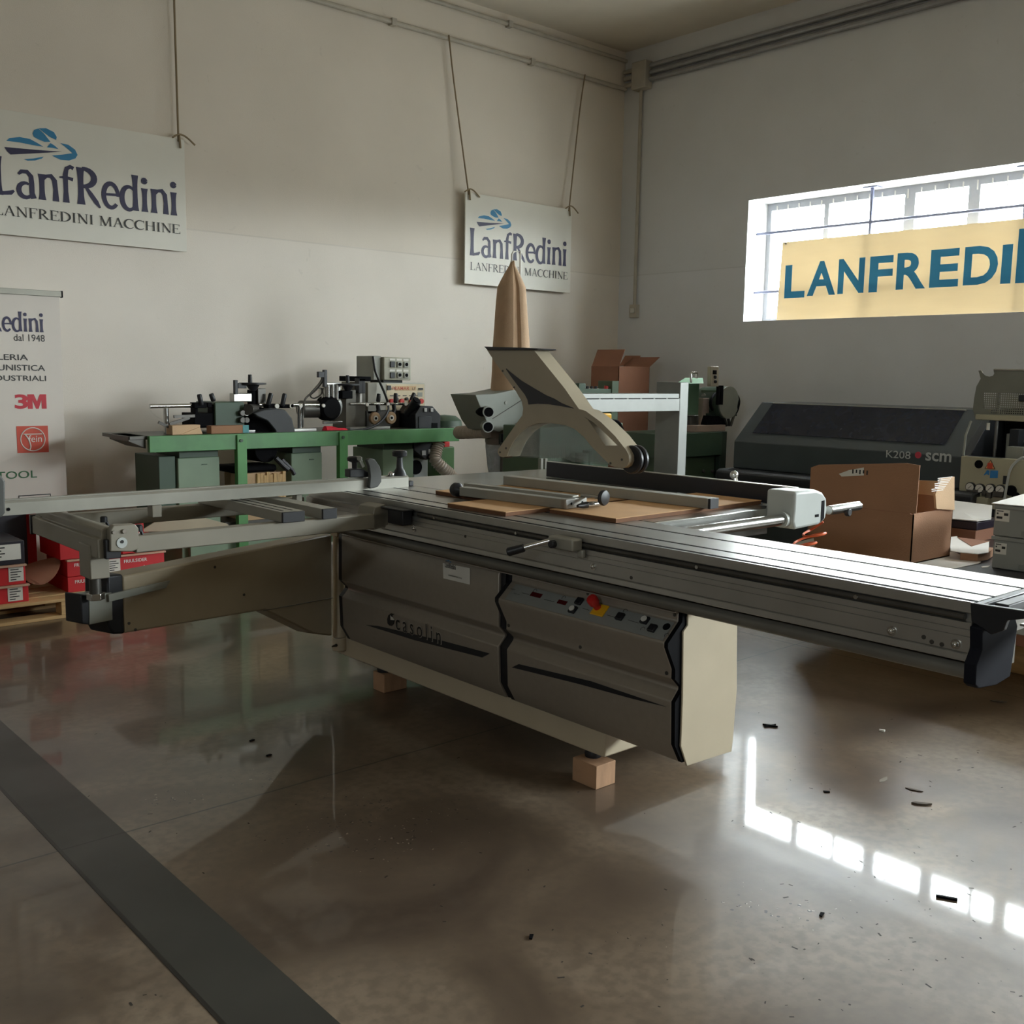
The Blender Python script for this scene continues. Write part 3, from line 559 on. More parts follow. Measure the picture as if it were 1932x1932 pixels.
lever('clamp_lever', AY(262, 1002, 3.61)+V(0, 0, .0), V(.02, 0, -.05)); lever('clamp_lever', AY(196, 985, 4.1), V(.03, 0, -.06))
# bracket that hooks the outrigger on the sliding table
br = [AY(x, y, 3.60) for x, y in ((704, 972), (707, 957), (726, 951), (733, 958), (733, 990), (705, 1001))]
sp_('outrigger_bracket', MB().prism(br, (0, .12, 0)), frameg, .004)
sp_('outrigger_clamp', MB().box(2.45, 2.497, 3.45, 3.56, .925, .985).box(2.44, 2.497, 3.44, 3.60, .985, .992), black, .004)
# sliding table
CT = 1.013
prof = [(2.50, CT), (2.500, .986), (2.516, .984), (2.516, .962), (2.503, .960), (2.503, .9445), (2.506, .944), (2.506, .9425), (2.503, .942), (2.503, .9265), (2.506, .926), (2.506, .9245), (2.503, .924), (2.503, .8845), (2.506, .884), (2.499, .880), (2.498, .864), (2.503, .861),
        (2.60, .861), (2.60, .90), (2.915, .90), (2.915, CT), (2.799, CT), (2.799, CT-.012), (2.781, CT-.012), (2.781, CT), (2.625, CT), (2.625, CT-.012), (2.607, CT-.012), (2.607, CT), (2.534, CT), (2.534, CT-.012), (2.512, CT-.012), (2.512, CT)]
ca = sp_('sliding_table', MB().prof('y', prof, 1.107, 4.32), alu, 0)
q = MB()
for xa, xb in ((2.512, 2.534), (2.607, 2.625), (2.781, 2.799)): sp_('slot_shade', MB().box(xa+.0005, xb-.0005, 1.1075, 4.319, CT-.0115, CT-.0012), blackm, 0, ca)  # black strips fill the grooves, standing in for the shade inside them
sp_('guide_rod', MB().cyl((2.507, 1.125, .973), (2.507, 3.42, .973), .0085, None, 10), dsteel, 0, ca)
for y in (1.42, 1.96, 2.8, 3.3): sp_('screw', MB().cyl((2.5, y, .973), (2.496, y, .973), .006, None, 10), steel, 0, ca)
for px, py in ((1683, 1190), (1804, 1215), (1120, 1069), (782, 997)):
    c = AX(px, py, 2.503); sp_('bolt', MB().cyl(c, c-V(.004, 0, 0), .013, None, 16).ball(c-V(.005, 0, 0), .008, 10), steel, 0, ca)
q = MB()
for px, py in ((1743, 1202), (1758, 1211), (1777, 1216), (1191, 1090), (878, 1012)): c = AX(px, py, 2.503); q.cyl(c+V(.001, 0, 0), c-V(.0012, 0, 0), .006, None, 12)
sp_('hole', q, dsteel, 0, ca)
sp_('guide_beam', MB().prof('y', [(2.56, .801), (2.552, .806), (2.548, .815), (2.548, .826), (2.552, .835), (2.56, .842), (2.62, .842), (2.62, .90), (2.82, .90), (2.82, .801)], 1.125, 4.20), mat('guide_aluminium_shaded', '#77746C', .42, .4), 0)  # aluminium darkened, shade under the sliding table is put into its colour
eb = sp_('end_bracket', MB().prism([AX(x, y, 2.499) for x, y in ((1830, 1137.5), (1932, 1153), (1990, 1162), (1990, 1168), (1932, 1168), (1900, 1171), (1893, 1190), (1870, 1198), (1832, 1173))], (.02, 0, 0)), black, .003)
sp_('end_bracket_plate', MB().prof('y', [(2.475, .865), (2.50, .90), (2.49, .955), (2.66, .985), (2.70, .93), (2.68, .80), (2.60, .792), (2.50, .802), (2.478, .815)], 1.075, 1.106), mat('bracket_black', '#191A20', .8, spec=.08), .003)
sp_('cross_bar', MB().box(2.55, 2.93, 1.04, 1.075, .975, 1.012).box(2.50, 2.93, 1.085, 1.106, .96, 1.012), black, .003)
sp_('handle_tray', MB().box(2.52, 2.93, .60, 1.0, .972, .978), alu, .002)
# operating lever on the front of the table
lv_ = sp_('lever_block', MB().box(2.447, 2.497, 2.452, 2.575, .955, .998).box(2.485, 2.503, 2.44, 2.47, .93, .96), alud, .006)
a_, b_ = AX(1038, 1020, 2.455), AX(957, 1042, 2.36)
sp_('lever_rod', MB().tube([a_, a_.lerp(b_, .65)], .009, 12), steel, 0, lv_); sp_('lever_grip', MB().tube([a_.lerp(b_, .6), a_.lerp(b_, .62), a_.lerp(b_, .97), b_], [.012, .015, .016, .012], 14), black, 0, lv_)
c = AX(1046, 1026, 2.447); sp_('lever_knob', MB().cyl(c, c-V(.02, 0, 0), .014, None, 16), black, .003, lv_)
# fixed table, rip fence, guard
sp_('fixed_table', MB().box(2.93, 3.72, 2.50, 4.36, .972, CT), iron, .003)
sp_('table_skirt', MB().box(2.95, 3.68, 2.52, 4.34, .90, .972), dsteel, .003)
sp_('table_extension', MB().box(3.72, 4.15, 2.62, 4.36, .965, CT-.002), iron, .003)
rl = sp_('fence_rail', MB().cyl((2.93, 2.415, .977), (3.72, 2.415, .977), .024, None, 24), steel, 0)
fn = sp_('rip_fence', MB().box(3.78, 3.792, 2.462, 4.0, CT+.002, 1.095), navy, .001)
sp_('fence_core', MB().box(3.792, 3.806, 2.460, 4.0, CT+.002, 1.094), mdf, 0, fn)
sp_('fence_profile', MB().box(3.807, 3.813, 2.468, 4.0, CT+.004, 1.092).box(3.807, 3.855, 2.47, 4.0, CT+.004, CT+.012).box(3.807, 3.855, 2.47, 4.0, 1.05, 1.058).box(3.848, 3.855, 2.47, 4.0, CT+.004, 1.058).box(3.78, 3.81, 2.462, 4.0, 1.094, 1.097), alu, 0, fn)
hd = [AY(x, y, 2.37) for x, y in ((1501, 928), (1541, 924), (1553, 929), (1560, 940), (1561, 962), (1558, 980), (1545, 990), (1500, 1000), (1496, 985), (1499, 960))]
fh = sp_('fence_head', MB().prism(hd, (0, .14, 0)), lgrey, .012, None, 3)
sp_('fence_head_slot', MB().prism([AY(x, y, 2.368) for x, y in ((1551, 945), (1556, 944), (1555, 978), (1549, 984))], (0, .01, 0)), blackm, 0, fh)
sp_('fence_head_button', MB().prism([AY(x, y, 2.367) for x, y in ((1539, 971), (1545, 970), (1545, 975), (1539, 976))], (0, .01, 0)), blackm, 0, fh)
sp_('rail_collar', MB().cyl((3.62, 2.415, .977), (3.72, 2.415, .977), .033, None, 24), lgrey, 0, fh)
t0, t1 = AY(1563, 963, 2.41), AY(1620, 954, 2.41)
sp_('rail_end', MB().cyl(t0, t1, .021, None, 24), steel, .003); c = AY(1604, 967, 2.385); sp_('rail_knob', MB().cyl(c+V(0, .02, 0), c, .018, None, 18), black, .004)
c = AX(1391, 916, 3.9); sp_('fence_lever', MB().tube([c, AX(1386, 899, 3.9)], .009, 10).ball(AX(1385, 896, 3.9), .02), steel, 0, fn)
# overhead guard
GX = 3.03; zg = lambda x, y: (860+x/4.025, 480+y/4.025); zh = lambda x, y: (1040+x/9.66, 700+y/9.66); zk = lambda x, y: (860+x/9.66, 640+y/9.66)
def gx(pts, f, X=GX): return [AX(*f(*p), X) for p in pts]
outl = gx([(236, 724), (300, 822), (460, 1045), (500, 1115), (512, 1170), (505, 1222), (470, 1270), (322, 1480), (317, 1505), (330, 1530), (352, 1540), (383, 1534), (400, 1490), (430, 1425), (480, 1360), (545, 1308), (620, 1281), (700, 1279), (830, 1296), (900, 1325), (970, 1385), (1040, 1470), (1120, 1550), (1180, 1608), (1240, 1622), (1272, 1622), (1300, 1605), (1316, 1570), (1314, 1525), (1290, 1480), (1275, 1463), (1210, 1380), (1100, 1272), (985, 1188), (935, 1174), (830, 1022), (590, 724)], zg)
hole = gx([(600, 835), (760, 930), (850, 1010), (1050, 1200), (1215, 1365), (990, 1362), (670, 890)], zh)
gd = sp_('guard', MB().prism(outl, (.085, 0, 0), [hole]), mat('cream_paint_shaded', '#9C927E', .45, 0, .05), 0)  # darker copy of the cream paint, holds the shade on the guard's side
sp_('guard_lid', MB().prism(gx([(212, 699), (300, 702), (450, 706), (624, 714), (624, 722), (590, 727), (240, 727)], zg, GX-.01), (.11, 0, 0)), navy, .003, gd)
emb = gx([(925, 535), (1000, 600), (1200, 755), (1450, 905), (1650, 1020), (1800, 1085), (1932, 1165), (2150, 1255), (2145, 1262), (1932, 1222), (1700, 1185), (1500, 1176), (1328, 1192), (1310, 1100), (1260, 1005), (1150, 865), (1010, 680), (918, 545)], zk)
sp_('guard_emblem', MB().prism([p-V(.0005, 0, 0) for p in emb], (-.0015, 0, 0)), navy, 0, gd)
shp = gx([(388, 1532), (402, 1490), (432, 1427), (482, 1362), (547, 1310), (622, 1284), (700, 1282), (828, 1299), (897, 1328), (966, 1387), (1036, 1472), (1116, 1553), (1180, 1606), (1050, 1592), (880, 1575), (850, 1560), (780, 1545), (640, 1548)], zg)
sp_('clear_shield', MB().prism([p+V(.004, 0, 0) for p in shp], (.003, 0, 0)).prism([p+V(.078, 0, 0) for p in shp], (.003, 0, 0)), shieldm, 0, gd)
c = AX(*zg(1268, 1560), GX)
for dx in (.03, .062): sp_('guard_wheel', MB().lathe((GX+dx, c.y-.012, c.z+.0), UX, [(0, .03), (.0, .052), (.006, .057), (.016, .057), (.022, .052), (.022, .03)], 28), black, 0, gd)
c = AX(*zg(345, 1505), GX); sp_('guard_wheel', MB().cyl((GX+.02, c.y, c.z), (GX+.06, c.y, c.z), .026, None, 22), black, .003, gd)
for p in ((336, 1503), (382, 1472), (1262, 1558), (1175, 1586), (357, 885), (443, 1010)): c = AX(*zg(*p), GX); sp_('screw', MB().cyl(c, c-V(.002, 0, 0), .005, None, 10), dsteel, 0, gd)
sp_('guard_arm', MB().box(3.13, 4.02, 3.30, 3.36, 1.388, 1.450).box(3.11, 4.02, 3.304, 3.356, 1.450, 1.474), mat('arm_aluminium', '#7C7E7A', .45, .3), .002)
q = MB()
for i in range(7): q.box(3.36+i*.095, 3.44+i*.095, 3.2988, 3.301, 1.4475, 1.4515)
sp_('guard_arm_slot', q, blackm, 0)
sp_('guard_post', MB().box(4.02, 4.085, 3.30, 3.455, .30, 1.53), mat('arm_aluminium', '#7C7E7A', .45, .3), .003); sp_('guard_post_foot', MB().box(3.5, 4.12, 3.25, 3.5, .22, .32), dsteel, .003)
q = MB().cyl((3.10, 3.33, 1.45), (3.10, 3.33, 1.52), .03, None, 14); q.tube(spline([(3.15, 3.30, 1.50), (3.22, 3.30, 1.515), (3.28, 3.31, 1.49), (3.31, 3.32, 1.472)], 6), .008, 8); sp_('arm_hose', q, offwhite, 0)
# cross-cut fence with stops
cf = sp_('crosscut_fence', MB().prof('x', [(4.0, CT), (4.0, 1.058), (4.006, 1.066), (4.018, 1.066), (4.018, 1.060), (4.03, 1.060), (4.03, 1.068), (4.055, 1.068), (4.055, CT)], 1.06, 2.875), alud, 0)
c = AY(775, 916, 4.01); sp_('fence_foot', MB().box(2.877, 2.905, 4.0, 4.05, CT+.001, 1.04), black, .004, cf)
sp_('fence_end_plate', MB().prism([AY(x, y, 3.965) for x, y in ((-26, 905), (-12, 893), (2, 897), (10, 908), (10, 968), (3, 977), (-26, 975))], (0, .03, 0)), rubber, .006, cf)
c = AY(16, 961, 3.999); sp_('hole', MB().cyl(c, c-V(0, .002, 0), .006, None, 12), blackm, 0, cf)
fl = [AY(x, y, 3.97) for x, y in ((692, 868), (698, 864), (708, 867), (717, 880), (720, 892), (720, 909), (713, 919), (700, 922), (697, 920), (699, 900), (697, 880))]
fs_ = sp_('flip_stop', MB().prism(fl, (0, .022, 0)), rubber, .004, cf)
sp_('stop_body', MB().prism([AY(x, y, 4.0) for x, y in ((660, 886), (683, 884), (698, 892), (698, 900), (660, 901))], (0, .045, 0)), black, .004, fs_)
sp_('stop_lever', MB().prism([AY(x, y, 3.99) for x, y in ((674, 862), (680, 860), (689, 880), (684, 883))], (0, .012, 0)).cyl(AY(678, 865, 3.99), AY(678, 865, 3.975), .012, None, 14), greysteel, .002, fs_)
c = AY(669, 884, 4.03); sp_('stop_knob', MB().lathe(c, UZ, [(0, .012), (.028, .013), (.036, .034), (.05, .036), (.056, .028), (.058, 0)], 20), black, 0, fs_)
c = AY(754, 896, 4.028); sp_('fence_knob', MB().lathe((c.x, 4.028, 1.068), UZ, [(0, .034), (.02, .026), (.035, .017), (.085, .014), (.092, .034), (.11, .036), (.118, .03), (.12, 0)], 18), black, 0, cf)
c = AY(738, 893, 4.02); sp_('fence_nut', MB().ball((c.x, 4.02, 1.074), .016, 12), steel, 0, cf)
sp_('fence_bracket', MB().box(1.62, 1.66, 4.0, 4.05, .962, 1.012).box(2.28, 2.31, 4.02, 4.06, .96, 1.012), frameg, .003, cf)
# coiled air hose under the fence head
h0 = AY(1553, 985, 2.45); pts = []
for i in range(64):
    t = i/63; a = t*2*pi*3.3+1.2; c = V(h0.x-.02-t*.20, 2.46+.02*t, h0.z-.035-t*.12); pts.append(c+V(cos(a)*.06, sin(a)*.055, cos(a+.9)*.016))
ho = sp_('air_hose', MB().tube([h0]+pts, .0052, 8), orange, 0)
# wooden blocks under the feet
for nm, (x0, x1, y0, y1), lab in (('a', (2.714, 2.82, 2.563, 2.69), 'pine block under the machine foot nearest the camera'), ('b', (2.764, 2.90, 4.045, 4.14), 'pine block under the machine foot by the hinge post')):
    tag(obj('wooden_block', MB().box(x0, x1, y0, y1, .0005, .0925), woodblk, None, .002), lab, 'block', 'blocks under the saw')
# loose pieces on the saw
def board(x0, x1, y0, y1, z, label, rot=0):
    r = thing('fibreboard_offcut', ((x0+x1)/2, (y0+y1)/2, z), label, 'board', 'fibreboard offcuts on the saw table')
    obj('face', MB().box(x0, x1, y0, y1, z+.015, z+.0175), mdf, r); obj('core', MB().box(x0+.001, x1-.001, y0+.001, y1-.001, z, z+.015), mdfe, r); r.rotation_euler = (0, 0, rot); return r
board(2.78, 3.74, 2.585, 2.93, CT+.0005, 'fibreboard piece nearest the camera on the saw table', .035)
board(2.56, 3.40, 2.955, 3.30, CT+.0005, 'fibreboard piece overhanging the front of the sliding table', .04)
board(2.79, 3.60, 3.33, 3.68, CT+.0005, 'fibreboard piece farthest from the camera under the bars', .02)
BZ = CT+.0185
def bar(a, b, w, h, label, ends, grooves=()):
    a, b = Vector(a), Vector(b); d = (b-a); L = d.length; d /= L; s = V(d.y, -d.x, 0); r = thing('aluminium_bar', a.lerp(b, .5), label, 'bar', 'loose aluminium bars')
    q = MB().obb(a, d*L, s*w, UZ*h); obj('profile', q, alud, r, .002)
    for e in ends: p = a-d*.012 if e == 0 else b; obj('end_cap', MB().obb(p-UZ*.0005, d*.012, s*w, UZ*h), black, r, .002)
    for g_ in grooves: obj('groove', MB().obb(a+d*.03+s*(w*g_)+UZ*h, d*(L-.03), s*.008, UZ*.0006), blackm, r)
    return r
bar((3.30, 2.546, BZ), (3.205, 3.69, BZ), .062, .042, 'long square aluminium bar with black cap lying on the fibreboard', (0,))
bar((1.966, 3.585, .9625), (1.966, 4.34, .9625), .098, .042, 'wide grooved aluminium bar on the outrigger frame', (0,), (.2, .62))
bar((2.146, 3.585, .9625), (2.146, 4.34, .9625), .066, .042, 'narrow aluminium bar on the outrigger frame', (0,))
# clamping frame of two bars with knobs
r = thing('clamp_frame', (2.85, 3.1, BZ), 'flat clamp frame of two aluminium bars with black knobs on the boards', 'clamp'); d = V(-.066, .585, 0).normalized(); s = V(d.y, -d.x, 0); p = V(2.813, 2.869, BZ)
obj('bar', MB().obb(p, d*.585, s*.045, UZ*.038), alud, r, .002); obj('bar', MB().obb(p+s*.10+d*.04+UZ*.004, d*.62, s*.04, UZ*.038), alud, r, .002)
obj('end_plate', MB().obb(p-d*.01, d*.03, s*.13, UZ*.039), alu, r, .002)
for k in (.03, .1): obj('hole', MB().cyl(p+s*k-d*.0105+UZ*.02, p+s*k-d*.012+UZ*.02, .005, None, 10), blackm, r)
c = p+d*.60+s*.02+UZ*.022; obj('knob', MB().lathe(c, d, [(-.012, .012), (0, .02), (.01, .03), (.03, .031), (.042, .024), (.046, 0)], 20), black, r)
c = p+s*.12-d*.09+UZ*.045; obj('shaft', MB().cyl(c+d*.1, c, .008, None, 12), steel, r); obj('hand_wheel', MB().lathe(c+d*.0, -d, [(0, .012), (.004, .03), (.014, .032), (.02, .028), (.024, .01)], 24), black, r)
a_ = p+s*.05-d*.05+UZ*.0155; obj('handle', MB().tube([a_, a_+s*.05-d*.005, a_+s*.1-d*.01, a_+s*.13-d*.0], [.008, .012, .010, .010], 12), steel, r); obj('handle_grip', MB().tube([a_-s*.03, a_, a_+s*.03, a_+s*.045], [.006, .012, .013, .01], 12), black, r)

# ------------------------------------------------------------------ long green boring bench by the back wall
bench = thing('boring_machine', (4.1, 7.2, 0), 'long green bench machine with two drilling heads along the back wall', 'machine')
def bp(name, mb, m, bevel=.003, parent=None): return obj(name, mb, m, parent or bench, bevel)
zA = lambda x, y: (240+x/6.0375, 680+y/6.0375); zB = lambda x, y: (540+x/5.682, 660+y/5.682)
def A_(x, y, Y=7.1): return AY(*zA(x, y), Y)
def B_(x, y, Y=7.1): return AY(*zB(x, y), Y)
bp('front_beam', MB().box(2.79, 5.49, 6.90, 6.94, .985, 1.098), green, .003)
bp('bench_top', MB().box(2.67, 5.49, 6.942, 7.45, 1.072, 1.098).prism([(2.665, 6.95, 1.098), (2.665, 6.95, 1.062), (2.785, 6.95, 1.01), (2.785, 6.95, 1.098)], (0, .35, 0)), dsteel, .003)
for x in (3.43, 4.29): bp('leg', MB().box(x, x+.075, 6.885, 6.935, 0, 1.09), mat('leg_green_paint', '#4E8A4C', .45), .002)
for px in (1300, ): pass
for x in (3.46, 4.32): bp('bolt', MB().cyl((x, 6.884, 1.05), (x, 6.876, 1.05), .012, None, 10), dgreen, 0)
for (x0, x1, m) in ((3.03, 3.345, pgreen), (3.93, 4.20, pgreen), (4.77, 5.08, pgreen)):
    p = bp('pedestal', MB().box(x0, x1, 7.0, 7.45, .36, .93), m, .006)
    bp('pedestal_head', MB().box(x0+.01, x1-.01, 7.0, 7.40, .93, .985), dgreen, .003, p); bp('pedestal_foot', MB().box(x0+.02, x1-.02, 7.01, 7.4, 0, .36), m, .003, p)
    c = V((x0+x1)/2+.04, 6.998, .88); bp('latch', MB().box(c.x-.02, c.x+.02, 6.994, 7.0, .875, .881), dgreen, 0, p)
bp('side_box', MB().box(2.90, 3.02, 7.02, 7.45, .36, .945), dgreen, .004)
bp('base_rail', MB().box(3.09, 4.6, 6.96, 7.0, .22, .30), pgreen, .003)
bp('side_panel', MB().box(4.21, 4.30, 7.25, 7.4, .4, .93), mat('pale_blue_panel', '#B8BCC4', .5), .003)
# clamping rods on stands
rod = MB().tube([A_(255, 522), A_(800, 512)], .016, 12); bp('rod', rod, steel, 0)
bp('rod_stand', MB().cyl(A_(440, 545), V(A_(440, 545).x, 7.1, 1.098), .019, None, 12), steel, 0)
bp('rod', MB().tube([A_(1500, 505), B_(400, 590)], .014, 12), steel, 0); bp('rod', MB().tube([B_(680, 580), B_(1290, 580)], .012, 12), steel, 0)
bp('rod_stand', MB().cyl(B_(145, 590), V(B_(145, 590).x, 7.1, 1.098), .02, None, 12), steel, 0)
def handle(px, py, qx, qy, f, Y=7.05):
    a, b_ = f(px, py, Y), f(qx, qy, Y); return bp('clamp_handle', MB().tube([a, a.lerp(b_, .1), a.lerp(b_, .9), b_], [.014, .018, .018, .014], 12), black, 0)
for a in ((845, 510, 820, 385), (985, 465, 955, 378), (1605, 510, 1640, 375), (1765, 520, 1795, 378)): handle(*a, A_)
for a in ((985, 560, 995, 470), (1170, 570, 1175, 465), (1340, 540, 1375, 465)): handle(*a, B_)
for a in ((760, 480, 900, 545), (910, 480, 960, 535), (1600, 495, 1690, 545), (1760, 500, 1860, 545)):
    p, q_ = A_(a[0], a[3], 7.06), A_(a[2], a[1], 7.06); bp('clamp_block', MB().box(p.x, q_.x, 7.05, 7.13, p.z, q_.z), blackm, .004)
for px, py in ((1700, 520), (1868, 520)): c = A_(px, py, 7.045); bp('washer', MB().cyl(c, c-V(0, .012, 0), .018, None, 14), offwhite, 0)
for px, py in ((58, 600), (152, 600), (395, 598), (862, 588), (1088, 582), (1275, 580)): c = B_(px, py, 7.045); bp('washer', MB().cyl(c, c-V(0, .012, 0), .014, None, 14), offwhite, 0)
# left head: green carriage, motor dome, vertical column with hand wheel
a, b_ = A_(1005, 780, 7.06), A_(1335, 475, 7.06); bp('head_housing', MB().box(a.x, b_.x, 7.06, 7.38, a.z, b_.z), dgreen, .006)
a, b_ = A_(770, 770, 7.08), A_(1000, 600, 7.08); bp('head_bracket', MB().box(a.x, b_.x, 7.08, 7.3, a.z, b_.z), blackm, .004)
for x in (790, 985): a, b_ = A_(x-15, 620, 7.08), A_(x+15, 500, 7.08); bp('head_bracket', MB().box(a.x, b_.x, 7.08, 7.16, a.z, b_.z), blackm, .003)
c = A_(1450, 850, 7.12); bp('column', MB().cyl(V(c.x, 7.15, 1.10), V(c.x, 7.15, A_(0, 330, 7.15).z), .035, None, 16).box(c.x-.09, c.x+.05, 7.1, 7.25, 1.098, 1.30), blackm, .004)
c = A_(1430, 265, 7.1); hw = bp('hand_wheel', MB().lathe(c-V(0, 0, .055), UZ, [(0, .02), (.02, .035), (.045, .05), (.05, .10), (.062, .10), (.064, .03)], 22), black, 0)
bp('wheel_grip', MB().cyl(A_(1400, 255, 7.08), A_(1398, 160, 7.08), .016, .014, 12), black, .003, hw)
a, b_ = A_(1215, 470, 7.1), A_(1420, 375, 7.1); bp('pneumatic_block', MB().box(a.x, b_.x, 7.1, 7.17, a.z, b_.z), alu, .004)
a, b_ = A_(1490, 505, 7.1), A_(1580, 320, 7.1); bp('pneumatic_block', MB().box(a.x, b_.x, 7.1, 7.15, a.z, b_.z), dsteel, .004)
a, b_ = A_(1228, 385, 7.08), A_(1262, 225, 7.08); bp('sensor', MB().box(a.x, b_.x, 7.08, 7.11, a.z, b_.z).box(b_.x, b_.x+.07, 7.08, 7.11, b_.z-.06, b_.z-.02), black, .003)
c = A_(1720, 700, 6.99); dome = [A_(*p, 6.96) for p in ((1440, 600), (1560, 560), (1700, 545), (1800, 560), (1880, 660), (1912, 790), (1915, 850), (1720, 930), (1690, 800), (1600, 690), (1480, 640))]
bp('motor_guard', MB().prism(dome, (0, .2, 0)), mat('guard_black_paint', '#2A2C2E', .55, 0, .15, 8), .008)
bp('motor', MB().cyl(A_(1500, 700, 7.05), A_(1500, 700, 7.3), .11, None, 24), blackm, .01)
bp('motor_port', MB().cyl(A_(1380, 560, 7.0), A_(1480, 560, 7.12), .04, None, 18), dsteel, .003)
for k in range(4): c = A_(1320+(k % 2)*45, 600+(k//2)*80, 7.02); bp('spindle', MB().cyl(c, c+V(0, .08, 0), .022, None, 14), steel if k == 1 else dsteel, .002)
bp('slide', MB().box(A_(1300, 830).x, A_(1440, 830).x, 7.06, 7.2, 1.099, 1.115), steel, .002)
# right head
a, b_ = B_(200, 735, 7.08), B_(400, 545, 7.08)
bp('motor', MB().cyl(V(a.x, 7.15, (a.z+b_.z)/2), V(b_.x+.02, 7.15, (a.z+b_.z)/2), (b_.z-a.z)/2, None, 24), mat('motor_grey', '#4E4C46', .45, .3), .006)
c = B_(490, 630, 7.06); bp('blade_housing', MB().lathe(c, (0, 1, 0), [(0, .03), (.0, .075), (.02, .095), (.10, .10), (.11, .02)], 26), blackm, 0); bp('blade_rim', MB().lathe(c+V(.03, .06, .01), (0, 1, 0), [(0, .105), (.006, .112), (.012, .105)], 26), steel, 0)
bp('drip_teeth', MB().box(c.x-.08, c.x+.09, 7.05, 7.08, c.z-.118, c.z-.10), steel, .002)
a, b_ = B_(415, 545, 7.1), B_(585, 350, 7.1); bp('pneumatic_block', MB().box(a.x, b_.x, 7.1, 7.2, a.z, b_.z), alu, .006)
for x in (450, 500, 545): a, b_ = B_(x-15, 530, 7.09), B_(x+15, 370, 7.09); bp('cylinder', MB().cyl(V((a.x+b_.x)/2, 7.09, a.z), V((a.x+b_.x)/2, 7.09, b_.z), .016, None, 12), steel, 0)
a, b_ = B_(408, 400, 7.08), B_(440, 215, 7.08); bp('sensor', MB().box(a.x, b_.x, 7.08, 7.11, a.z, b_.z).box(a.x-.05, a.x+.01, 7.08, 7.11, b_.z-.06, b_.z-.015), black, .003)
a, b_ = B_(640, 735, 7.1), B_(745, 430, 7.1); bp('column', MB().box(a.x, b_.x, 7.1, 7.3, 1.098, b_.z), mat('column_grey', '#6A675E', .5, .2), .004)
a, b_ = B_(600, 525, 7.05), B_(715, 440, 7.05); bp('spindle_body', MB().box(a.x, b_.x, 7.05, 7.2, a.z, b_.z), blackm, .006)
c = B_(660, 380, 7.08); hw = bp('hand_wheel', MB().lathe(c-V(0, 0, .05), UZ, [(0, .02), (.02, .03), (.045, .045), (.05, .095), (.062, .095), (.064, .03)], 22), black, 0)
bp('wheel_grip', MB().cyl(B_(660, 355, 7.08), B_(657, 272, 7.08), .016, .014, 12), black, .003, hw)
a, b_ = B_(735, 820, 7.15), B_(850, 345, 7.15); bp('head_column', MB().box(a.x, b_.x, 7.15, 7.35, 1.098, b_.z), mat('column_grey', '#6A675E', .5, .2), .004)
a, b_ = B_(875, 690, 7.2), B_(970, 355, 7.2); bp('head_panel', MB().box(a.x, b_.x, 7.2, 7.35, a.z, b_.z), mat('panel_grey', '#B4B2A6', .5), .004)
a, b_ = B_(790, 570, 7.12), B_(800, 450, 7.12); bp('gauge', MB().box(a.x, b_.x+.012, 7.12, 7.14, a.z, b_.z), white, .001)
for px in (790, 825): a = B_(px, 400, 7.1); bp('valve', MB().box(a.x-.012, a.x+.02, 7.1, 7.16, a.z-.05, a.z+.07), black, .003)
for px, py in ((960, 735), (1130, 730)):
    c = B_(px, py, 7.0); w_ = bp('feed_roller', MB().lathe(c, (0, 1, 0), [(0, .02), (0, .046), (.004, .05), (.026, .05), (.03, .046), (.03, .02)], 24), mat('roller_tan', '#9A7C5C', .7), 0)
    bp('roller_hub', MB().cyl(c-V(0, .003, 0), c+V(0, .02, 0), .022, None, 16), offwhite, 0, w_); bp('roller_bore', MB().cyl(c-V(0, .005, 0), c, .011, None, 14), blackm, 0, w_)
    bp('roller_arm', MB().tube([B_(px, py-10, 7.04), B_(px+30, py-90, 7.05), B_(px+20, py-150, 7.05)], .018, 10), black, 0, w_)
for (x0, x1) in ((100, 340), (700, 1130)): a, b_ = B_(x0, 870, 6.98), B_(x1, 835, 6.98); bp('slide', MB().box(a.x, b_.x, 7.0, 7.06, 1.099, 1.118), alu, .002)
bp('head_base', MB().box(B_(860, 800, 7.2).x, B_(1260, 800, 7.2).x, 7.2, 7.4, 1.099, 1.24), dsteel, .004)
# control panel and switch box
a, b_ = AY(727, 783, 7.28), AY(802, 722, 7.28); x0, x1, z0, z1 = a.x, b_.x, 1.20, 1.472
pn = bp('panel_box', MB().box(x0-.14, x1, 7.28, 7.5, z0, z1), mat('panel_grey', '#B4B2A6', .5), .004)
bp('panel_face', MB().box(x0+.01, x1-.01, 7.276, 7.28, z0+.01, z1-.012), mat('panel_cream', '#CFC0A0', .5), 0, pn)
P = V(x0, 7.275, z0); w_, h_ = x1-x0, z1-z0
bp('panel_band', MB().rect(P, UX, UZ, .10, w_*.76, h_*.76, h_*.90), mat('panel_tan', '#C8A67C', .5), 0, pn)
text('lettering', 'FRAMAR', P+UX*(w_*.16)+UZ*(h_*.775), UX, UZ, w_*.42, h_*.1, mat('print_brick', '#B4523C', .5), pn, .012, 1.1, .003); text('lettering', 'LF', P+UX*(w_*.66)+UZ*(h_*.775), UX, UZ, w_*.08, h_*.08, printblack, pn, .01, 1, .003)
bp('panel_switch', MB().rect(P, UX, UZ, w_*.04, w_*.12, h_*.77, h_*.91, .006), black, 0, pn); bp('panel_switch', MB().rect(P, UX, UZ, w_*.82, w_*.93, h_*.78, h_*.84, .006), black, 0, pn); bp('panel_plate', MB().rect(P, UX, UZ, w_*.80, w_*.92, h_*.56, h_*.70, .002), greysteel, 0, pn)
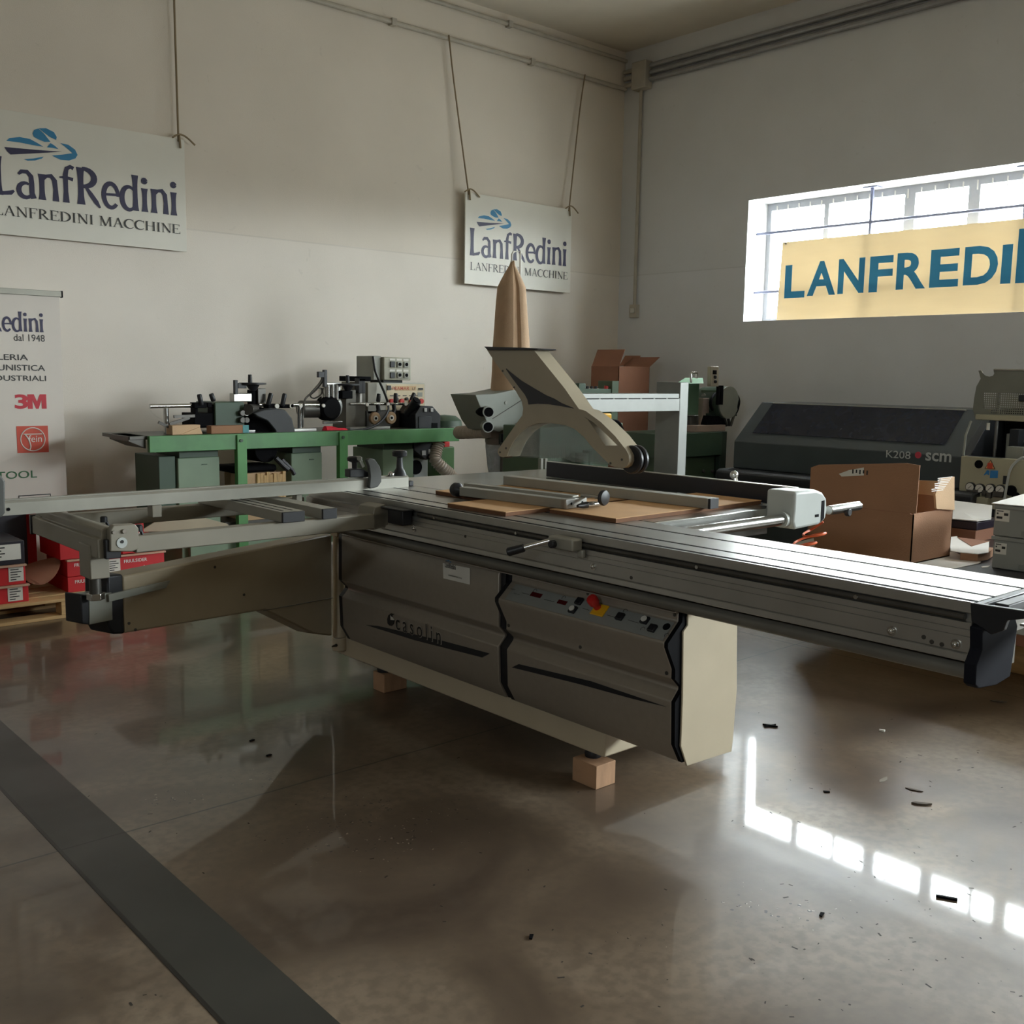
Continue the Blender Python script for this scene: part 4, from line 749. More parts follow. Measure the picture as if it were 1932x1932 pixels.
for i in range(4):
    c = P+UX*(w_*(.13+.25*i))+UZ*(h_*.42); bp('panel_button', MB().cyl(c, c-V(0, .02, 0), .022, None, 16), red, .002, pn)
    if i < 3: bp('panel_knob', MB().cyl(c+UX*w_*.13+UZ*.02, c+UX*w_*.13+UZ*.02-V(0, .02, 0), .013, None, 12), black, .002, pn)
    bp('panel_knob', MB().box(c.x-.02, c.x+.02, 7.262, 7.276, c.z-.11, c.z-.075), black, .002, pn)
q = MB()
for i in range(5): q.rect(P, UX, UZ, w_*(.1+.16*i), w_*(.2+.16*i), h_*.58, h_*.605)
bp('marking', q, printblack, 0, pn)
a, b_ = B_(1070, 325, 7.26), B_(1338, 85, 7.26); x0, x1, z0, z1 = a.x, b_.x, a.z, b_.z
sb = bp('switch_box', MB().box(x0-.02, x1, 7.262, 7.55, z0, z1), mat('switch_box_grey', '#A8A694', .5), .006); bp('switch_box_back', MB().box(x0-.10, x0-.021, 7.30, 7.56, z0-.0, z1+.008), greysteel, .004, sb)
for r_ in (0, 1):
    for cidx in range(3):
        cx = x0+(x1-x0)*(.24+.27*cidx); cz = z0+(z1-z0)*(.70-.47*r_); f_ = bp('switch', MB().box(cx-.02, cx+.024, 7.250, 7.262, cz-.026, cz+.022), (black if cidx == 0 else greysteel), .002, sb)
        bp('switch_tag', MB().box(cx-.026, cx+.03, 7.259, 7.262, cz+.03, cz+.046), offwhite, 0, sb)
        if cidx: bp('switch_ring', MB().lathe((cx+.004, 7.25, cz), (0, -1, 0), [(0, .014), (.005, .014), (.006, .008)], 14), blackm, 0, sb)
bp('switch_box_foot', MB().box(x0+.0, x1-.06, 7.3, 7.5, z0-.022, z0), black, .003, sb)
bp('top_plate', MB().box(B_(780, 300).x, B_(910, 300).x, 7.1, 7.4, B_(780, 340).z, B_(780, 285).z), blackm, .004)
bp('cable', MB().tube(spline([B_(930, 70, 7.25), B_(955, 230, 7.22), B_(1000, 340, 7.2), B_(1060, 480, 7.12), B_(1085, 560, 7.08), B_(1090, 660, 6.99), B_(1000, 780, 6.96), B_(850, 850, 6.95), B_(600, 880, 6.95)], 8), .010, 8), black, 0)
bp('cable', MB().tube(spline([B_(385, 260, 7.09), B_(370, 340, 7.1), B_(270, 460, 7.1), B_(200, 540, 7.1), B_(180, 700, 7.05), B_(175, 830, 7.05)], 8), .008, 8), dsteel, 0)
bp('cable', MB().tube(spline([B_(420, 300, 7.12), B_(330, 420, 7.14), B_(260, 490, 7.14), B_(300, 520, 7.14), B_(370, 480, 7.14), B_(380, 420, 7.14), B_(340, 410, 7.14)], 8), .006, 8), dsteel, 0)
# black dust hood on the right end
hd = [AY(*zB(*p), 6.97) for p in ((1385, 848), (1655, 848), (1655, 700), (1572, 605), (1440, 600), (1385, 690))]
dh = bp('dust_hood', MB().prism(hd, (0, .26, 0)), black, .005); bp('dust_port', MB().cyl(B_(1300, 690, 7.1), B_(1400, 545, 7.0), .042, None, 20), black, .003, dh)
c = B_(1400, 540, 6.985); bp('dust_port_mouth', MB().cyl(c, c+(B_(1400, 545, 7.0)-B_(1300, 690, 7.1)).normalized()*.004-V(0, .0, 0), .036, None, 20), blackm, 0, dh)
for px in (1492, 1560): a, b_ = B_(px-14, 665, 6.96), B_(px+14, 625, 6.96); bp('latch', MB().box(a.x, b_.x, 6.955, 6.97, a.z, b_.z), alu, .001, dh)
a, b_ = B_(1425, 840, 6.96), B_(1560, 715, 6.96); bp('hood_plate', MB().box(a.x, b_.x, 6.962, 6.97, a.z, b_.z), ebdark2, .002, dh)
a, b_ = B_(1565, 845, 6.96), B_(1625, 785, 6.96); bp('hood_opening', MB().box(a.x, b_.x, 6.963, 6.97, a.z, b_.z), blackm, 0, dh)
c = AY(828, 806, 7.15); bp('end_cover', MB().lathe((c.x+.06, 7.15, 1.10), (0, 0, 1), [(0, .16), (.05, .15), (.09, .10), (.10, 0)], 24), dgreen, 0)
lm_ = [AY(*zB(*p), 7.02) for p in ((1370, 990), (1620, 990), (1620, 1060), (1560, 1170), (1500, 1180), (1370, 1080))]
lh = bp('lower_hood', MB().prism(lm_, (0, .2, 0)), black, .005)
for p in ((1475, 1105), (1545, 1092)): c = B_(*p, 7.01); bp('latch', MB().box(c.x-.02, c.x+.02, 7.008, 7.02, c.z-.02, c.z+.02), alu, .001, lh)
bp('motor', MB().box(B_(1365, 1350, 7.1).x, B_(1520, 1350, 7.1).x, 7.1, 7.4, .3, B_(1400, 1160, 7.1).z), lgrey, .01); c = B_(1395, 1260, 7.09); bp('motor_grille', MB().cyl(V(c.x, 7.1, c.z), V(c.x, 7.092, c.z), .062, None, 24), blackm, 0)
bp('end_tank', MB().box(B_(1660, 1200, 7.05).x, B_(1805, 1200, 7.05).x, 7.05, 7.3, 0, B_(1740, 1040, 7.05).z), mat('tank_green', '#3C6030', .5), .01); a, b_ = B_(1710, 1050, 7.04), B_(1770, 985, 7.04); bp('tank_valve', MB().box(a.x, b_.x, 7.06, 7.12, a.z, b_.z), red, .006)
bp('lower_motor', MB().cyl((3.72, 7.0, .965), (3.72, 7.3, .965), .095, None, 26), blackm, .006)
bp('shelf', MB().box(3.36, 3.92, 6.97, 7.3, .40, .449), dsteel); bp('shelf', MB().box(4.21, 4.6, 6.97, 7.3, .40, .449), dsteel)
bp('crank', MB().tube([A_(1690, 1110, 6.96), A_(1800, 1220, 6.95), A_(1830, 1245, 6.95)], .02, 10), black, 0); bp('crank', MB().tube([A_(1760, 1130, 6.96), A_(1880, 1250, 6.95), A_(1905, 1300, 6.95)], .016, 10), black, 0)
def ringhose(name, pts, r, pitch, m, parent):
    P = spline(pts, 14); L = 0; rs = []
    for i, p in enumerate(P): L += (p-P[i-1]).length if i else 0; rs.append(r*(1+.12*sin(2*pi*L/pitch)))
    D = []; R = []
    for i in range(len(P)-1):
        for k in range(2): D.append(P[i].lerp(P[i+1], k/2))
    L = 0
    for i, p in enumerate(D): L += (p-D[i-1]).length if i else 0; R.append(r*(1+.11*sin(2*pi*L/pitch)))
    return obj(name, MB().tube(D, R, 16), m, parent)
hosem = mat('clear_spiral_hose', '#A89C8E', .35, 0, .12, 20)
ringhose('flex_hose', [B_(1640, 990, 7.0), B_(1610, 1080, 7.0), B_(1600, 1180, 6.98), B_(1680, 1270, 6.95), B_(1760, 1340, 6.95), B_(1830, 1440, 6.95)], .05, .022, hosem, bench)
# loose things on and under the bench
def carton(name, x0, x1, y0, y1, z0, z1, m, label, cat='box', group=None, rot=0):
    r = thing(name, ((x0+x1)/2, (y0+y1)/2, z0), label, cat, group); obj('body', MB().box(x0, x1, y0, y1, z0, z1), m, r, .003); r.rotation_euler = (0, 0, rot); return r
c1 = carton('carton', 2.97, 3.19, 6.965, 7.05, 1.0985, 1.165, cardl, 'open pale carton with dark bars on it at the left end of the green bench', rot=.12); obj('flap', MB().prism([(3.03, 6.955, 1.10), (3.20, 6.955, 1.10), (3.18, 6.955, 1.15)], (0, .006, 0)), cardl, c1)
for i, (a, b_) in enumerate((((345, 735), (470, 790)), ((470, 775), (700, 700)), ((520, 705), (760, 695)))):
    tag(obj('dark_bar', MB().tube([A_(*a, 7.03)+V(0, -.02, .02+.01*i), A_(*b_, 7.02)+V(0, -.01, .02+.01*i)], .014, 4), dsteel), ('short dark bar lying on the left edge of the open bench carton', 'longer dark bar slanting over the open bench carton', 'dark bar leaning from the carton to the drilling head')[i], 'bar')
c2 = carton('carton', 3.27, 3.56, 6.965, 7.045, 1.0985, 1.155, card, 'low worn carton with a teal end on the green bench front edge'); obj('teal_band', MB().box(3.515, 3.562, 6.963, 6.966, 1.10, 1.156), mat('teal_print', '#4C8C90', .6), c2)
cl = MB().lathe((4.295, 6.978, 1.0985), UX, [(-.10, .012), (-.08, .035), (-.02, .03), (.04, .018), (.10, .02), (.13, .005)], 14); cl.v = [V(p.x, p.y, max(p.z, 1.1005)+.004*sin(p.x*90)*(p.z > 1.11)) for p in cl.v]; tag(obj('red_cloth', cl, clothred), 'crumpled red cloth on the front edge of the green bench', 'cloth')
bx = carton('split_wood_box', 3.50, 3.85, 6.95, 7.25, .45, .80, cardl, 'carton packed with split pale wood under the green bench'); q = MB(); random.seed(3)
for i in range(9): x = 3.61+i*.026; q.box(x, x+.024, 6.935-random.random()*.01, 6.95, .50, .78+random.random()*.03)
obj('wood_sticks', q, pine, bx); obj('cloth_cover', MB().box(3.44, 3.80, 6.98, 7.25, .801, .855), blackm, bx, .02)
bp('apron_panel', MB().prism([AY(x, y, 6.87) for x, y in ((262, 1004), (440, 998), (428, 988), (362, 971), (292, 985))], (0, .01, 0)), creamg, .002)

# ------------------------------------------------------------------ roll-up banner, pallet of red cartons on the left
ru = thing('roll_up_banner', (2.07, 7.66, 0), 'tall white roll-up banner with printed logos at the left edge', 'banner')
obj('sheet', MB().box(1.65, 2.48, 7.66, 7.664, .07, 2.05), mat('banner_sheet', '#D2CAC0', .5, 0, .05, 2), ru)
obj('top_rail', MB().box(1.64, 2.495, 7.65, 7.68, 2.045, 2.085), alud, ru, .003); obj('rail_cap', MB().box(2.495, 2.503, 7.648, 7.682, 2.042, 2.088), blackm, ru); obj('base', MB().box(1.63, 2.50, 7.60, 7.75, 0, .08), alud, ru, .01)
obj('pole', MB().cyl((2.06, 7.70, .08), (2.06, 7.70, 2.05), .012, None, 8), alud, ru)
RY = 7.66
def rt(s, px0, py0, px1, py1, m, bold=.01, full=None):
    a, b_ = AY(px0, py1, RY), AY(px1, py0, RY); w_ = b_.x-a.x; return text('lettering', s, (a.x, RY, a.z), UX, UZ, w_, b_.z-a.z, m, ru, bold, 1, .002)
a, b_ = AY(84, 625, RY), AY(84, 600, RY); w_ = .62; z_ = AY(84, 627, RY).z
strokes('wordmark', 'LanfRedini', LOGO, (AY(84, 627, RY).x-w_, RY, z_), UX, UZ, w_, .135, darkblue, ru)
rt('dal 1948', 26, 632, 84, 643, printblack, 0); a = AY(53, 680, RY)
def rtr(s, px, top, bot, w_, m, bold): e = AY(px, bot, RY); h_ = AY(px, top, RY).z-e.z; return text('lettering', s, (e.x-w_, RY, e.z), UX, UZ, w_, h_, m, ru, bold, 1, .002)
rtr('UTENSILERIA', 53, 669, 680, .46, printblack, .008); rtr('ANTINFORTUNISTICA', 85, 689, 700, .70, printblack, .008); rtr('PRODOTTI INDUSTRIALI', 87, 709, 719, .78, printblack, .008)
e = AY(88, 771, RY); h_ = AY(88, 744, RY).z-e.z; text('lettering', '3', (e.x-.21, RY, e.z), UX, UZ, .088, h_, printred, ru, .03, 1, .002)
obj('lettering', MB().plate((e.x-.125, RY, e.z), UX, UZ, [(x*.125, y*h_) for x, y in ((0, 0), (0, 1), (.34, 1), (.5, .5), (.66, 1), (1, 1), (1, 0), (.74, 0), (.74, .62), (.57, 0), (.43, 0), (.26, .62), (.26, 0))]), printred, ru)
a, b_ = AY(33, 855, RY), AY(90, 803, RY); obj('logo_square', MB().rect((a.x, RY, a.z), UX, UZ, 0, b_.x-a.x, 0, b_.z-a.z), printorange, ru)
cx, cz = (a.x+b_.x)/2, (a.z+b_.z)/2; R_ = (b_.z-a.z)*.43; q = MB().tube([(cx+R_*cos(t*pi/18), RY-.003, cz+R_*sin(t*pi/18)) for t in range(37)], .004, 5)
q.tube([(cx-R_*.75, RY-.003, cz+R_*.45), (cx+R_*.78, RY-.003, cz+R_*.45)], .004, 5).tube(spline([(cx-R_*.6, RY-.003, cz+R_*.4), (cx-R_*.35, RY-.003, cz), (cx-R_*.2, RY-.003, cz-R_*.6), (cx-R_*.3, RY-.003, cz-R_*.95)], 6), .005, 5); obj('logo_ring', q, offwhite, ru)
text('lettering', 'fein', (cx-R_*.35, RY, cz-R_*.25), UX, UZ, R_*1.1, R_*.6, offwhite, ru, .0, 1, .003)
rtr('FESTOOL', 70, 887, 901, .40, printgreen, .008)
a, b_ = AY(36, 945, RY), AY(95, 932, RY); obj('logo_frame', MB().tube([(a.x, RY-.002, a.z-.08), (a.x, RY-.002, b_.z), (b_.x, RY-.002, b_.z), (b_.x, RY-.002, a.z-.08)], .004, 5), printblack, ru)
pl = thing('pallet', (2.25, 6.9, 0), 'wooden pallet under the red cartons at the left edge', 'pallet')
for z, k in ((0, 'bottom_board'), (.105, 'deck_board')):
    for i in range(3 if z == 0 else 6): y = 6.55+(i*.33 if z == 0 else i*.145); obj(k, MB().box(1.30, 2.85, y, y+.12, z, z+.02), wood, pl, .002)
for i in range(3):
    for x in (1.36, 2.058, 2.76): obj('block', MB().box(x, x+.085, 6.55+i*.33, 6.66+i*.33, .02, .105), wood, pl, .003)
lidm = mat('carton_edge', '#C09A84', .8)
def rcart(x0, x1, y0, y1, z0, z1, label, txt=None, lab=None, lid=False, tri=False):
    r = thing('red_carton', ((x0+x1)/2, (y0+y1)/2, z0), label, 'box', 'red cartons on the left pallet')
    obj('body', MB().box(x0, x1, y0, y1, z0, z1-.001), redc, r, .003)
    if lid: obj('lid_edge', MB().box(x0-.004, x1+.004, y0-.02, y0+.02, z1-.012, z1-.001), lidm, r)
    for (s, fx, fz, fw, fh) in (txt or ()): text('lettering', s, (x0+fx, y0, z0+fz), UX, UZ, fw, fh, white, r, .008, 1, .0025)
    if lab:
        fx, fz, fw, fh = lab; l_ = obj('label', MB().rect((x0, y0, z0), UX, UZ, fx, fx+fw, fz, fz+fh, .002), offwhite, r); q = MB()
        for i in range(5): q.rect((x0+fx, y0-.002, z0+fz), UX, UZ, fw*.12, fw*(.5+.09*((i*3) % 5)), fh*(.1+.17*i), fh*(.16+.17*i))
        obj('print', q, printblack, l_)
    if tri: obj('arrow', MB().plate((x0+tri, y0, z0+.012), UX, UZ, [(0, 0), (.028, 0), (.014, .024)]), white, r)
    return r
YF = 6.70
rcart(2.15, 2.385, YF, 7.1, .1255, .226, 'red carton lowest in the stack behind the support leg', [('FRIULSIDER', .045, .055, .15, .022)], (.243-.015, .02, .001, .001))
rcart(2.395, 2.78, YF, 7.1, .1255, .217, 'bottom red carton to the right of the lowest carton behind the leg', [('FRIULSIDER', .14, .05, .15, .022)], (.01, .015, .075, .07))
rcart(2.15, 2.385, YF, 7.1, .227, .340, 'red carton directly under the largest red carton', [('FRIULSIDER', .045, .062, .15, .022)], None, True, .125)
rcart(2.396, 2.785, YF-.005, 7.1, .218, .338, 'wide red carton with two white labels and an open lid edge', [('FRIULSIDER', .115, .062, .155, .022)], (.01, .012, .08, .085), True, .235)
w2 = bpy.data.objects; 
rcart(2.11, 2.50, YF, 7.1, .341, .53, 'largest red carton with white slogan behind the outrigger leg', [('YOUR', .115, .120, .14, .034), ('FIXING', .085, .088, .16, .034), ('FACTORY', .10, .056, .19, .034)])
rcart(2.505, 2.79, YF, 7.1, .339, .43, 'red carton half hidden by the outrigger corner plate')
rcart(2.06, 2.20, 6.82, 7.12, .531, .625, 'small red carton on top of the largest red carton', [('FRIULSIDER', .02, .04, .10, .012)])
rcart(2.505, 2.59, YF+.12, 6.86, .431, .612, 'upright narrow red carton seen under the fence, left of two'); rcart(2.60, 2.70, YF+.12, 6.86, .431, .61, 'upright narrow red carton seen under the fence, right of two', None, None, False, .06)
rcart(1.40, 1.885, 6.60, 7.0, .1255, .237, 'red carton lowest at the left edge of the pallet', [('YOUR FIXING FACTORY', .04, .03, .25, .03)], (.365, .012, .085, .09), True)
rcart(1.40, 1.872, 6.60, 7.0, .238, .362, 'red carton under the black carton at the left edge', [('FRIULSIDER', .05, .066, .255, .028), ('YOUR FIXING FACTORY', .04, .022, .28, .028)], (.375, .02, .085, .09), True)
bc = thing('black_carton', (1.63, 6.8, .363), 'black carton with large white label at the left edge', 'box'); obj('body', MB().box(1.40, 1.872, 6.60, 7.0, .363, .505), mat('black_carton', '#26242C', .4), bc, .003)
l_ = obj('label', MB().rect((1.40, 6.60, .363), UX, UZ, .22, .45, .03, .125, .002), offwhite, bc); q = MB()
for i in range(4): q.rect((1.62, 6.598, .393), UX, UZ, .02, .12+.02*(i % 2), .02+.018*i, .027+.018*i)
obj('print', q, printblack, l_)
bc2 = carton('black_carton', 1.35, 2.02, 7.05, 7.42, .1255, .66, mat('black_carton', '#26242C', .4), 'tall black carton with pale top behind the labelled black carton'); obj('lid', MB().box(1.34, 1.90, 7.04, 7.42, .661, .668), sheetw, bc2)
rcart(2.03, 2.10, 7.13, 7.5, .1255, .60, 'dim red carton standing between the black and the red cartons')
fl = obj('cardboard_flap', MB().prism(spline([(1.90, 6.68, .235), (1.98, 6.66, .205), (2.06, 6.68, .24), (2.12, 6.74, .30), (2.125, 6.8, .338), (2.03, 6.9, .31), (1.93, 6.9, .27)], 5, True), (0, .004, .004)), cardd); tag(fl, 'curved brown cardboard flap between the red cartons', 'cardboard')

# ------------------------------------------------------------------ dust collector with filter bag
DY = 5.85
dc = thing('dust_collector', (5.05, 5.9, 0), 'grey bag dust collector with tan filter bag behind the saw guard', 'dust collector')
def dpx(x, y, Y=DY): return AY(x, y, Y)
hs = [dpx(*p) for p in ((897, 745), (934, 743), (972, 735), (1000, 722), (1012, 760), (990, 790), (942, 815), (930, 812), (918, 795), (905, 765))]
obj('hood', MB().prism(hs, (0, .30, 0)), dgrey, dc, .004)
a, b_ = dpx(929, 790), dpx(984, 755); obj('hood_seam', MB().tube([a-V(0, .002, 0), b_-V(0, .002, 0)], .003, 5), dsteel, dc)
c = dpx(954, 760); obj('fan_boss', MB().cyl(c, c-V(0, .006, 0), .013, None, 16), greysteel, dc); 
for px, py in ((922, 777.5), (921, 805.5)):
    c = dpx(px, py, DY-.14); d = V(.55, .83, 0); i_ = obj('inlet', MB().cyl(c, c+d*.17, .040, None, 24), greysteel, dc); obj('inlet_rim', MB().lathe(c-d*.004, d, [(0, .036), (0, .041), (.02, .042), (.021, .036)], 24), lgrey, dc); obj('inlet_bore', MB().cyl(c-d*.006, c+d*.01, .034, None, 20), blackm, dc)
c = dpx(914, 777, DY-.05); obj('inlet_plug', MB().lathe(c, (-1, .1, 0), [(0, .034), (.03, .034), (.05, .026), (.07, .012), (.072, 0)], 16), blackm, dc)
cx = dpx(953, 815, 6.0).x; r_ = .15
obj('drum', MB().lathe((cx, 6.0, dpx(950, 838, 6.0).z), UZ, [(0, r_), (.02, r_+.005), (.045, r_+.005), (.05, r_), (.26, r_-.02), (.27, .02)], 32), mat('drum_brown_grey', '#6E655C', .5, .1), dc)
obj('drum_clip', MB().box(*(lambda p: (p.x-.02, p.x+.02, 5.83, 5.86, p.z-.04, p.z+.04))(dpx(946, 828))), black, dc, .003)
zt = dpx(950, 838, 6.0).z; obj('collection_bag', MB().lathe((cx, 6.0, zt-.62), UZ, [(0, .07), (.10, .085), (.25, .10), (.45, .135), (.60, .152), (.62, .152)], 20), clearbag, dc)
obj('stand_pole', MB().cyl((dpx(949, 890, 5.80).x, 5.80, 0), (dpx(949, 890, 5.80).x, 5.80, 1.05), .024, None, 14), dsteel, dc); obj('stand_base', MB().box(cx-.16, cx+.3, 5.78, 6.3, 0, .05), dsteel, dc, .01)
tg = [dpx(*p, 5.78) for p in ((956, 862), (962, 868), (966, 878), (970, 902), (966, 900), (952, 882))]; obj('bag_tag', MB().prism(tg, (0, .004, 0)), white, dc)
# canvas bag: pleated towards the camera, gabled at the top
rings = []; q = MB(); prof = [(745, 934, 992), (700, 937, 991), (655, 938.5, 990), (620, 941, 989), (580, 943, 987), (543, 945.5, 985), (530, 950, 981), (515, 956, 976), (502, 962, 971), (492, 966, 968)]
for (py, xa, xb) in prof:
    a, b_ = dpx(xa, py, 6.0), dpx(xb, py, 6.0); c = a.lerp(b_, .5); r_ = (b_.x-a.x)/2; k = 40; g_ = []
    for i in range(k):
        t = 2*pi*i/k; cr = 1-.22*math.exp(-((t-4.35)/.16)**2)-.02*sin(5*t+py*.02); g_.append((c.x+r_*cos(t)*cr, 6.0+max(.02, r_*1.05)*sin(t)*cr, c.z))
    rings.append(g_)
k = 40; q.add([p for g_ in rings for p in g_], [(i*k+j, i*k+(j+1) % k, (i+1)*k+(j+1) % k, (i+1)*k+j) for i in range(len(rings)-1) for j in range(k)]+[tuple((len(rings)-1)*k+j for j in range(k))])
obj('filter_bag', q, canvas, dc, 0)
a = dpx(982, 540, 6.06); b_ = dpx(982, 474, 6.06); obj('hanger_rod', MB().tube([V(a.x, a.y, dpx(982, 745, 6.06).z), b_, dpx(969, 475, 6.02), dpx(966, 480, 6.0), dpx(966, 494, 6.0)], .008, 8), offwhite, dc)
ringhose('suction_hose', [AY(866, 816, 6.7), AY(885, 815, 6.45), AY(902, 814, 6.2), AY(920, 814, 6.0)], .05, .03, hosem, dc)

# ------------------------------------------------------------------ green machine behind the guard
gm = thing('green_machine', (5.9, 5.5, 0), 'green machine with yellow switch box seen under the guard arm', 'machine'); GY = 5.35
def G_(x, y, Y=GY): return AY(x, y, Y)
def gp(n, mb, m, bevel=.003): return obj(n, mb, m, gm, bevel)
a, b_ = G_(1016, 930), G_(1150, 802); gp('body', MB().box(a.x, b_.x, GY, GY+.4, 0, b_.z), mgreen, .008)
gp('opening', MB().prism([G_(x, y, GY-.001) for x, y in ((1030, 872), (1090, 874), (1090, 905), (1030, 902))], (0, -.004, 0)), blackm, 0); gp('leg', MB().box(a.x+.0, a.x+.05, GY-.03, GY-.006, 0, .9), dgreen)
for x in (1021, 1029): p = G_(x, 880, GY-.05); gp('frame_post', MB().box(p.x-.012, p.x+.012, GY-.06, GY-.03, .3, G_(x, 865, GY-.05).z), greysteel)
q = MB()
for i in range(14): p = G_(1032+i*3.4, 880, GY-.045); q.cyl(V(p.x, GY-.045, G_(0, 893, GY-.045).z+0), V(p.x, GY-.045, G_(1050, 866, GY-.045).z), .0015, None, 4)
for i in range(9): a, b_ = G_(1031, 867+i*3.2, GY-.046), G_(1080, 867+i*3.2, GY-.046); q.cyl(a, b_, .0015, None, 4)
gp('mesh_guard', q, dsteel, 0); gp('guide_rod', MB().cyl(G_(1030, 896, GY-.08), G_(1076, 893, GY-.08), .012, None, 10), alu, 0)
c = G_(1094, 885, GY-.08); gp('spindle', MB().cyl(V(c.x, GY-.10, .75), V(c.x, GY-.10, 1.0), .05, None, 18).cyl(V(c.x+.06, GY-.10, .75), V(c.x+.06, GY-.10, 1.02), .04, None, 16), dgreen)
a, b_ = G_(1140, 808, GY-.06), G_(1175, 798, GY-.06); gp('shelf', MB().box(a.x, b_.x, GY-.06, GY+.2, a.z, b_.z), pgreen)
a, b_ = G_(1153, 800, GY+.05), G_(1166, 776, GY+.05); gp('column', MB().box(a.x, b_.x, GY+.05, GY+.2, a.z, 1.52), mgreen)
gp('bracket', MB().tube(spline([G_(1160, 830, GY-.07), G_(1163, 812, GY-.07), G_(1170, 812, GY-.07), G_(1176, 822, GY-.07)], 5), .01, 8), greysteel, 0)
a, b_ = G_(1120, 797, GY-.12), G_(1155, 780, GY-.12); sbx = gp('switch_box', MB().box(a.x, b_.x, GY-.12, GY+.02, a.z+.0, b_.z), yellow, .012)
a, b_ = G_(1138, 798, GY-.125), G_(1155, 791, GY-.125); obj('switch_base', MB().box(a.x, b_.x+.002, GY-.125, GY+.02, a.z, b_.z), mat('dark_red_plastic', '#8E2428', .45), gm, .004)
gp('cable', MB().tube(spline([G_(1156, 794, GY-.06), G_(1168, 798, GY-.08), G_(1178, 820, GY-.1), G_(1186, 850, GY-.1), G_(1190, 890, GY-.1)], 8), .012, 8), blackm, 0)
p = G_(1085, 739, GY+.1); gp('valve_rail', MB().box(G_(1086, 742, GY+.1).x, G_(1146, 742, GY+.1).x, GY+.06, GY+.2, 1.46, G_(1100, 742, GY+.1).z), dgreen); gp('valve_post', MB().box(p.x+.02, p.x+.09, GY+.08, GY+.2, 1.0, 1.5), dgreen)
for i in range(4): c = G_(1104+i*8, 737, GY+.1); gp('valve', MB().ball(c, .017, 12), (offwhite if i % 2 else black), 0)
for i in range(3): c = G_(1108+i*8, 735, GY+.12); gp('valve_cap', MB().cyl(c, c+V(0, 0, .025), .013, None, 10), black, .002)
c = G_(1142, 740, GY+.1); gp('red_knob', MB().tube([c, c+V(.012, 0, .045)], [.014, .018], 12), red, 0); gp('hose', MB().tube(spline([G_(1072, 731, GY+.1), G_(1085, 731, GY+.1), G_(1096, 735, GY+.1), G_(1102, 741, GY+.1)], 6), .011, 8), offwhite, 0)

# tall open carton in the corner
tc_ = thing('tall_carton', (8.05, 7.2, 0), 'tall narrow brown carton with open flaps standing in the room corner', 'box'); TY = 7.1
a, b_ = AY(1168, 691, TY), AY(1226, 690, TY); zt = a.z; q = MB(); T_ = .006
q.box(a.x, b_.x, TY, TY+T_, 0, zt); q.box(a.x, b_.x, TY+.38, TY+.38+T_, 0, zt); q.box(a.x, a.x+T_, TY, TY+.38, 0, zt); q.box(b_.x-T_, b_.x, TY, TY+.38, 0, zt); q.box(a.x, b_.x, TY, TY+.38, 0, .01); obj('body', q, cardd, tc_)
obj('flap', MB().prism([(a.x, TY, zt), (a.x, TY+.38, zt), (a.x+.10, TY+.40, zt+.17), (a.x+.10, TY+.02, zt+.17)], (.004, 0, 0)), cardd, tc_); obj('flap', MB().prism([(b_.x, TY, zt), (b_.x, TY+.38, zt), (b_.x+.15, TY+.38, zt+.10), (b_.x+.15, TY, zt+.10)], (.004, 0, .004)), cardd, tc_)
obj('flap', MB().prism([AY(1169, 690, TY+.38), AY(1202, 690, TY+.38), AY(1209, 671, TY+.38), AY(1180, 671, TY+.38)], (0, .004, 0)), cardd, tc_)

# ------------------------------------------------------------------ green drilling machine by the corner
dm = thing('pillar_drill', (7.8, 6.1, 0), 'dark green machine with grey motor and tilted control box near the corner', 'machine'); MY = 6.05
zd = lambda x, y: (1280+x/9.66, 660+y/9.66)
def D_(x, y, Y=MY): return AY(x, y, Y)
def Dz(x, y, Y=MY): return AY(*zd(x, y), Y)
def mp(n, mb, m, bevel=.004): return obj(n, mb, m, dm, bevel)
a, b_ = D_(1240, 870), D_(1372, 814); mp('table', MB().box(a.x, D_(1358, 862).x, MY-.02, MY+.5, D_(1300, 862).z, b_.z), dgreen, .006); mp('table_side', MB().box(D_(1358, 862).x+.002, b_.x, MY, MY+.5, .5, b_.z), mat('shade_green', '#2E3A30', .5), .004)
mp('base', MB().box(D_(1252, 900).x, D_(1352, 900).x, MY+.03, MY+.5, 0, D_(1300, 862).z-.001), mgreen, .006)
for px, py in ((1326, 889), (1343, 889)): c = D_(px, py, MY+.025); mp('bolt', MB().cyl(c, c-V(0, .02, 0), .018, None, 12), dsteel)
a, b_ = Dz(195, 1195), Dz(463, 613); mp('column_head', MB().box(a.x, b_.x, MY+.05, MY+.35, a.z, b_.z), mat('head_green', '#3E5A42', .5), .004)
mp('head_top', MB().prism([Dz(195, 613, MY+.05), Dz(463, 613, MY+.05), Dz(445, 513, MY+.15), Dz(350, 513, MY+.15)], (0, .15, 0)), mint, .003)
mp('head_handle', MB().tube([Dz(228, 600), Dz(232, 440), Dz(245, 415), Dz(325, 415), Dz(335, 440), Dz(330, 520)], .012, 10), steel, 0)
mp('head_shaft', MB().cyl(Dz(230, 1190, MY+.15), Dz(230, 1490, MY+.15), .07, None, 18), dsteel); mp('cross_rod', MB().cyl(Dz(455, 845, MY+.2), Dz(760, 845, MY+.2), .026, None, 14), greysteel, 0)
mp('casting', MB().prism([Dz(*p, MY+.12) for p in ((455, 880), (575, 880), (560, 1130), (510, 1370), (395, 1370), (440, 1210), (320, 1205), (320, 1370), (395, 1372), (440, 1300))][:5]+[Dz(440, 1210, MY+.12)], (0, .1, 0)), mat('casting_pink', '#A08C80', .7), .003)
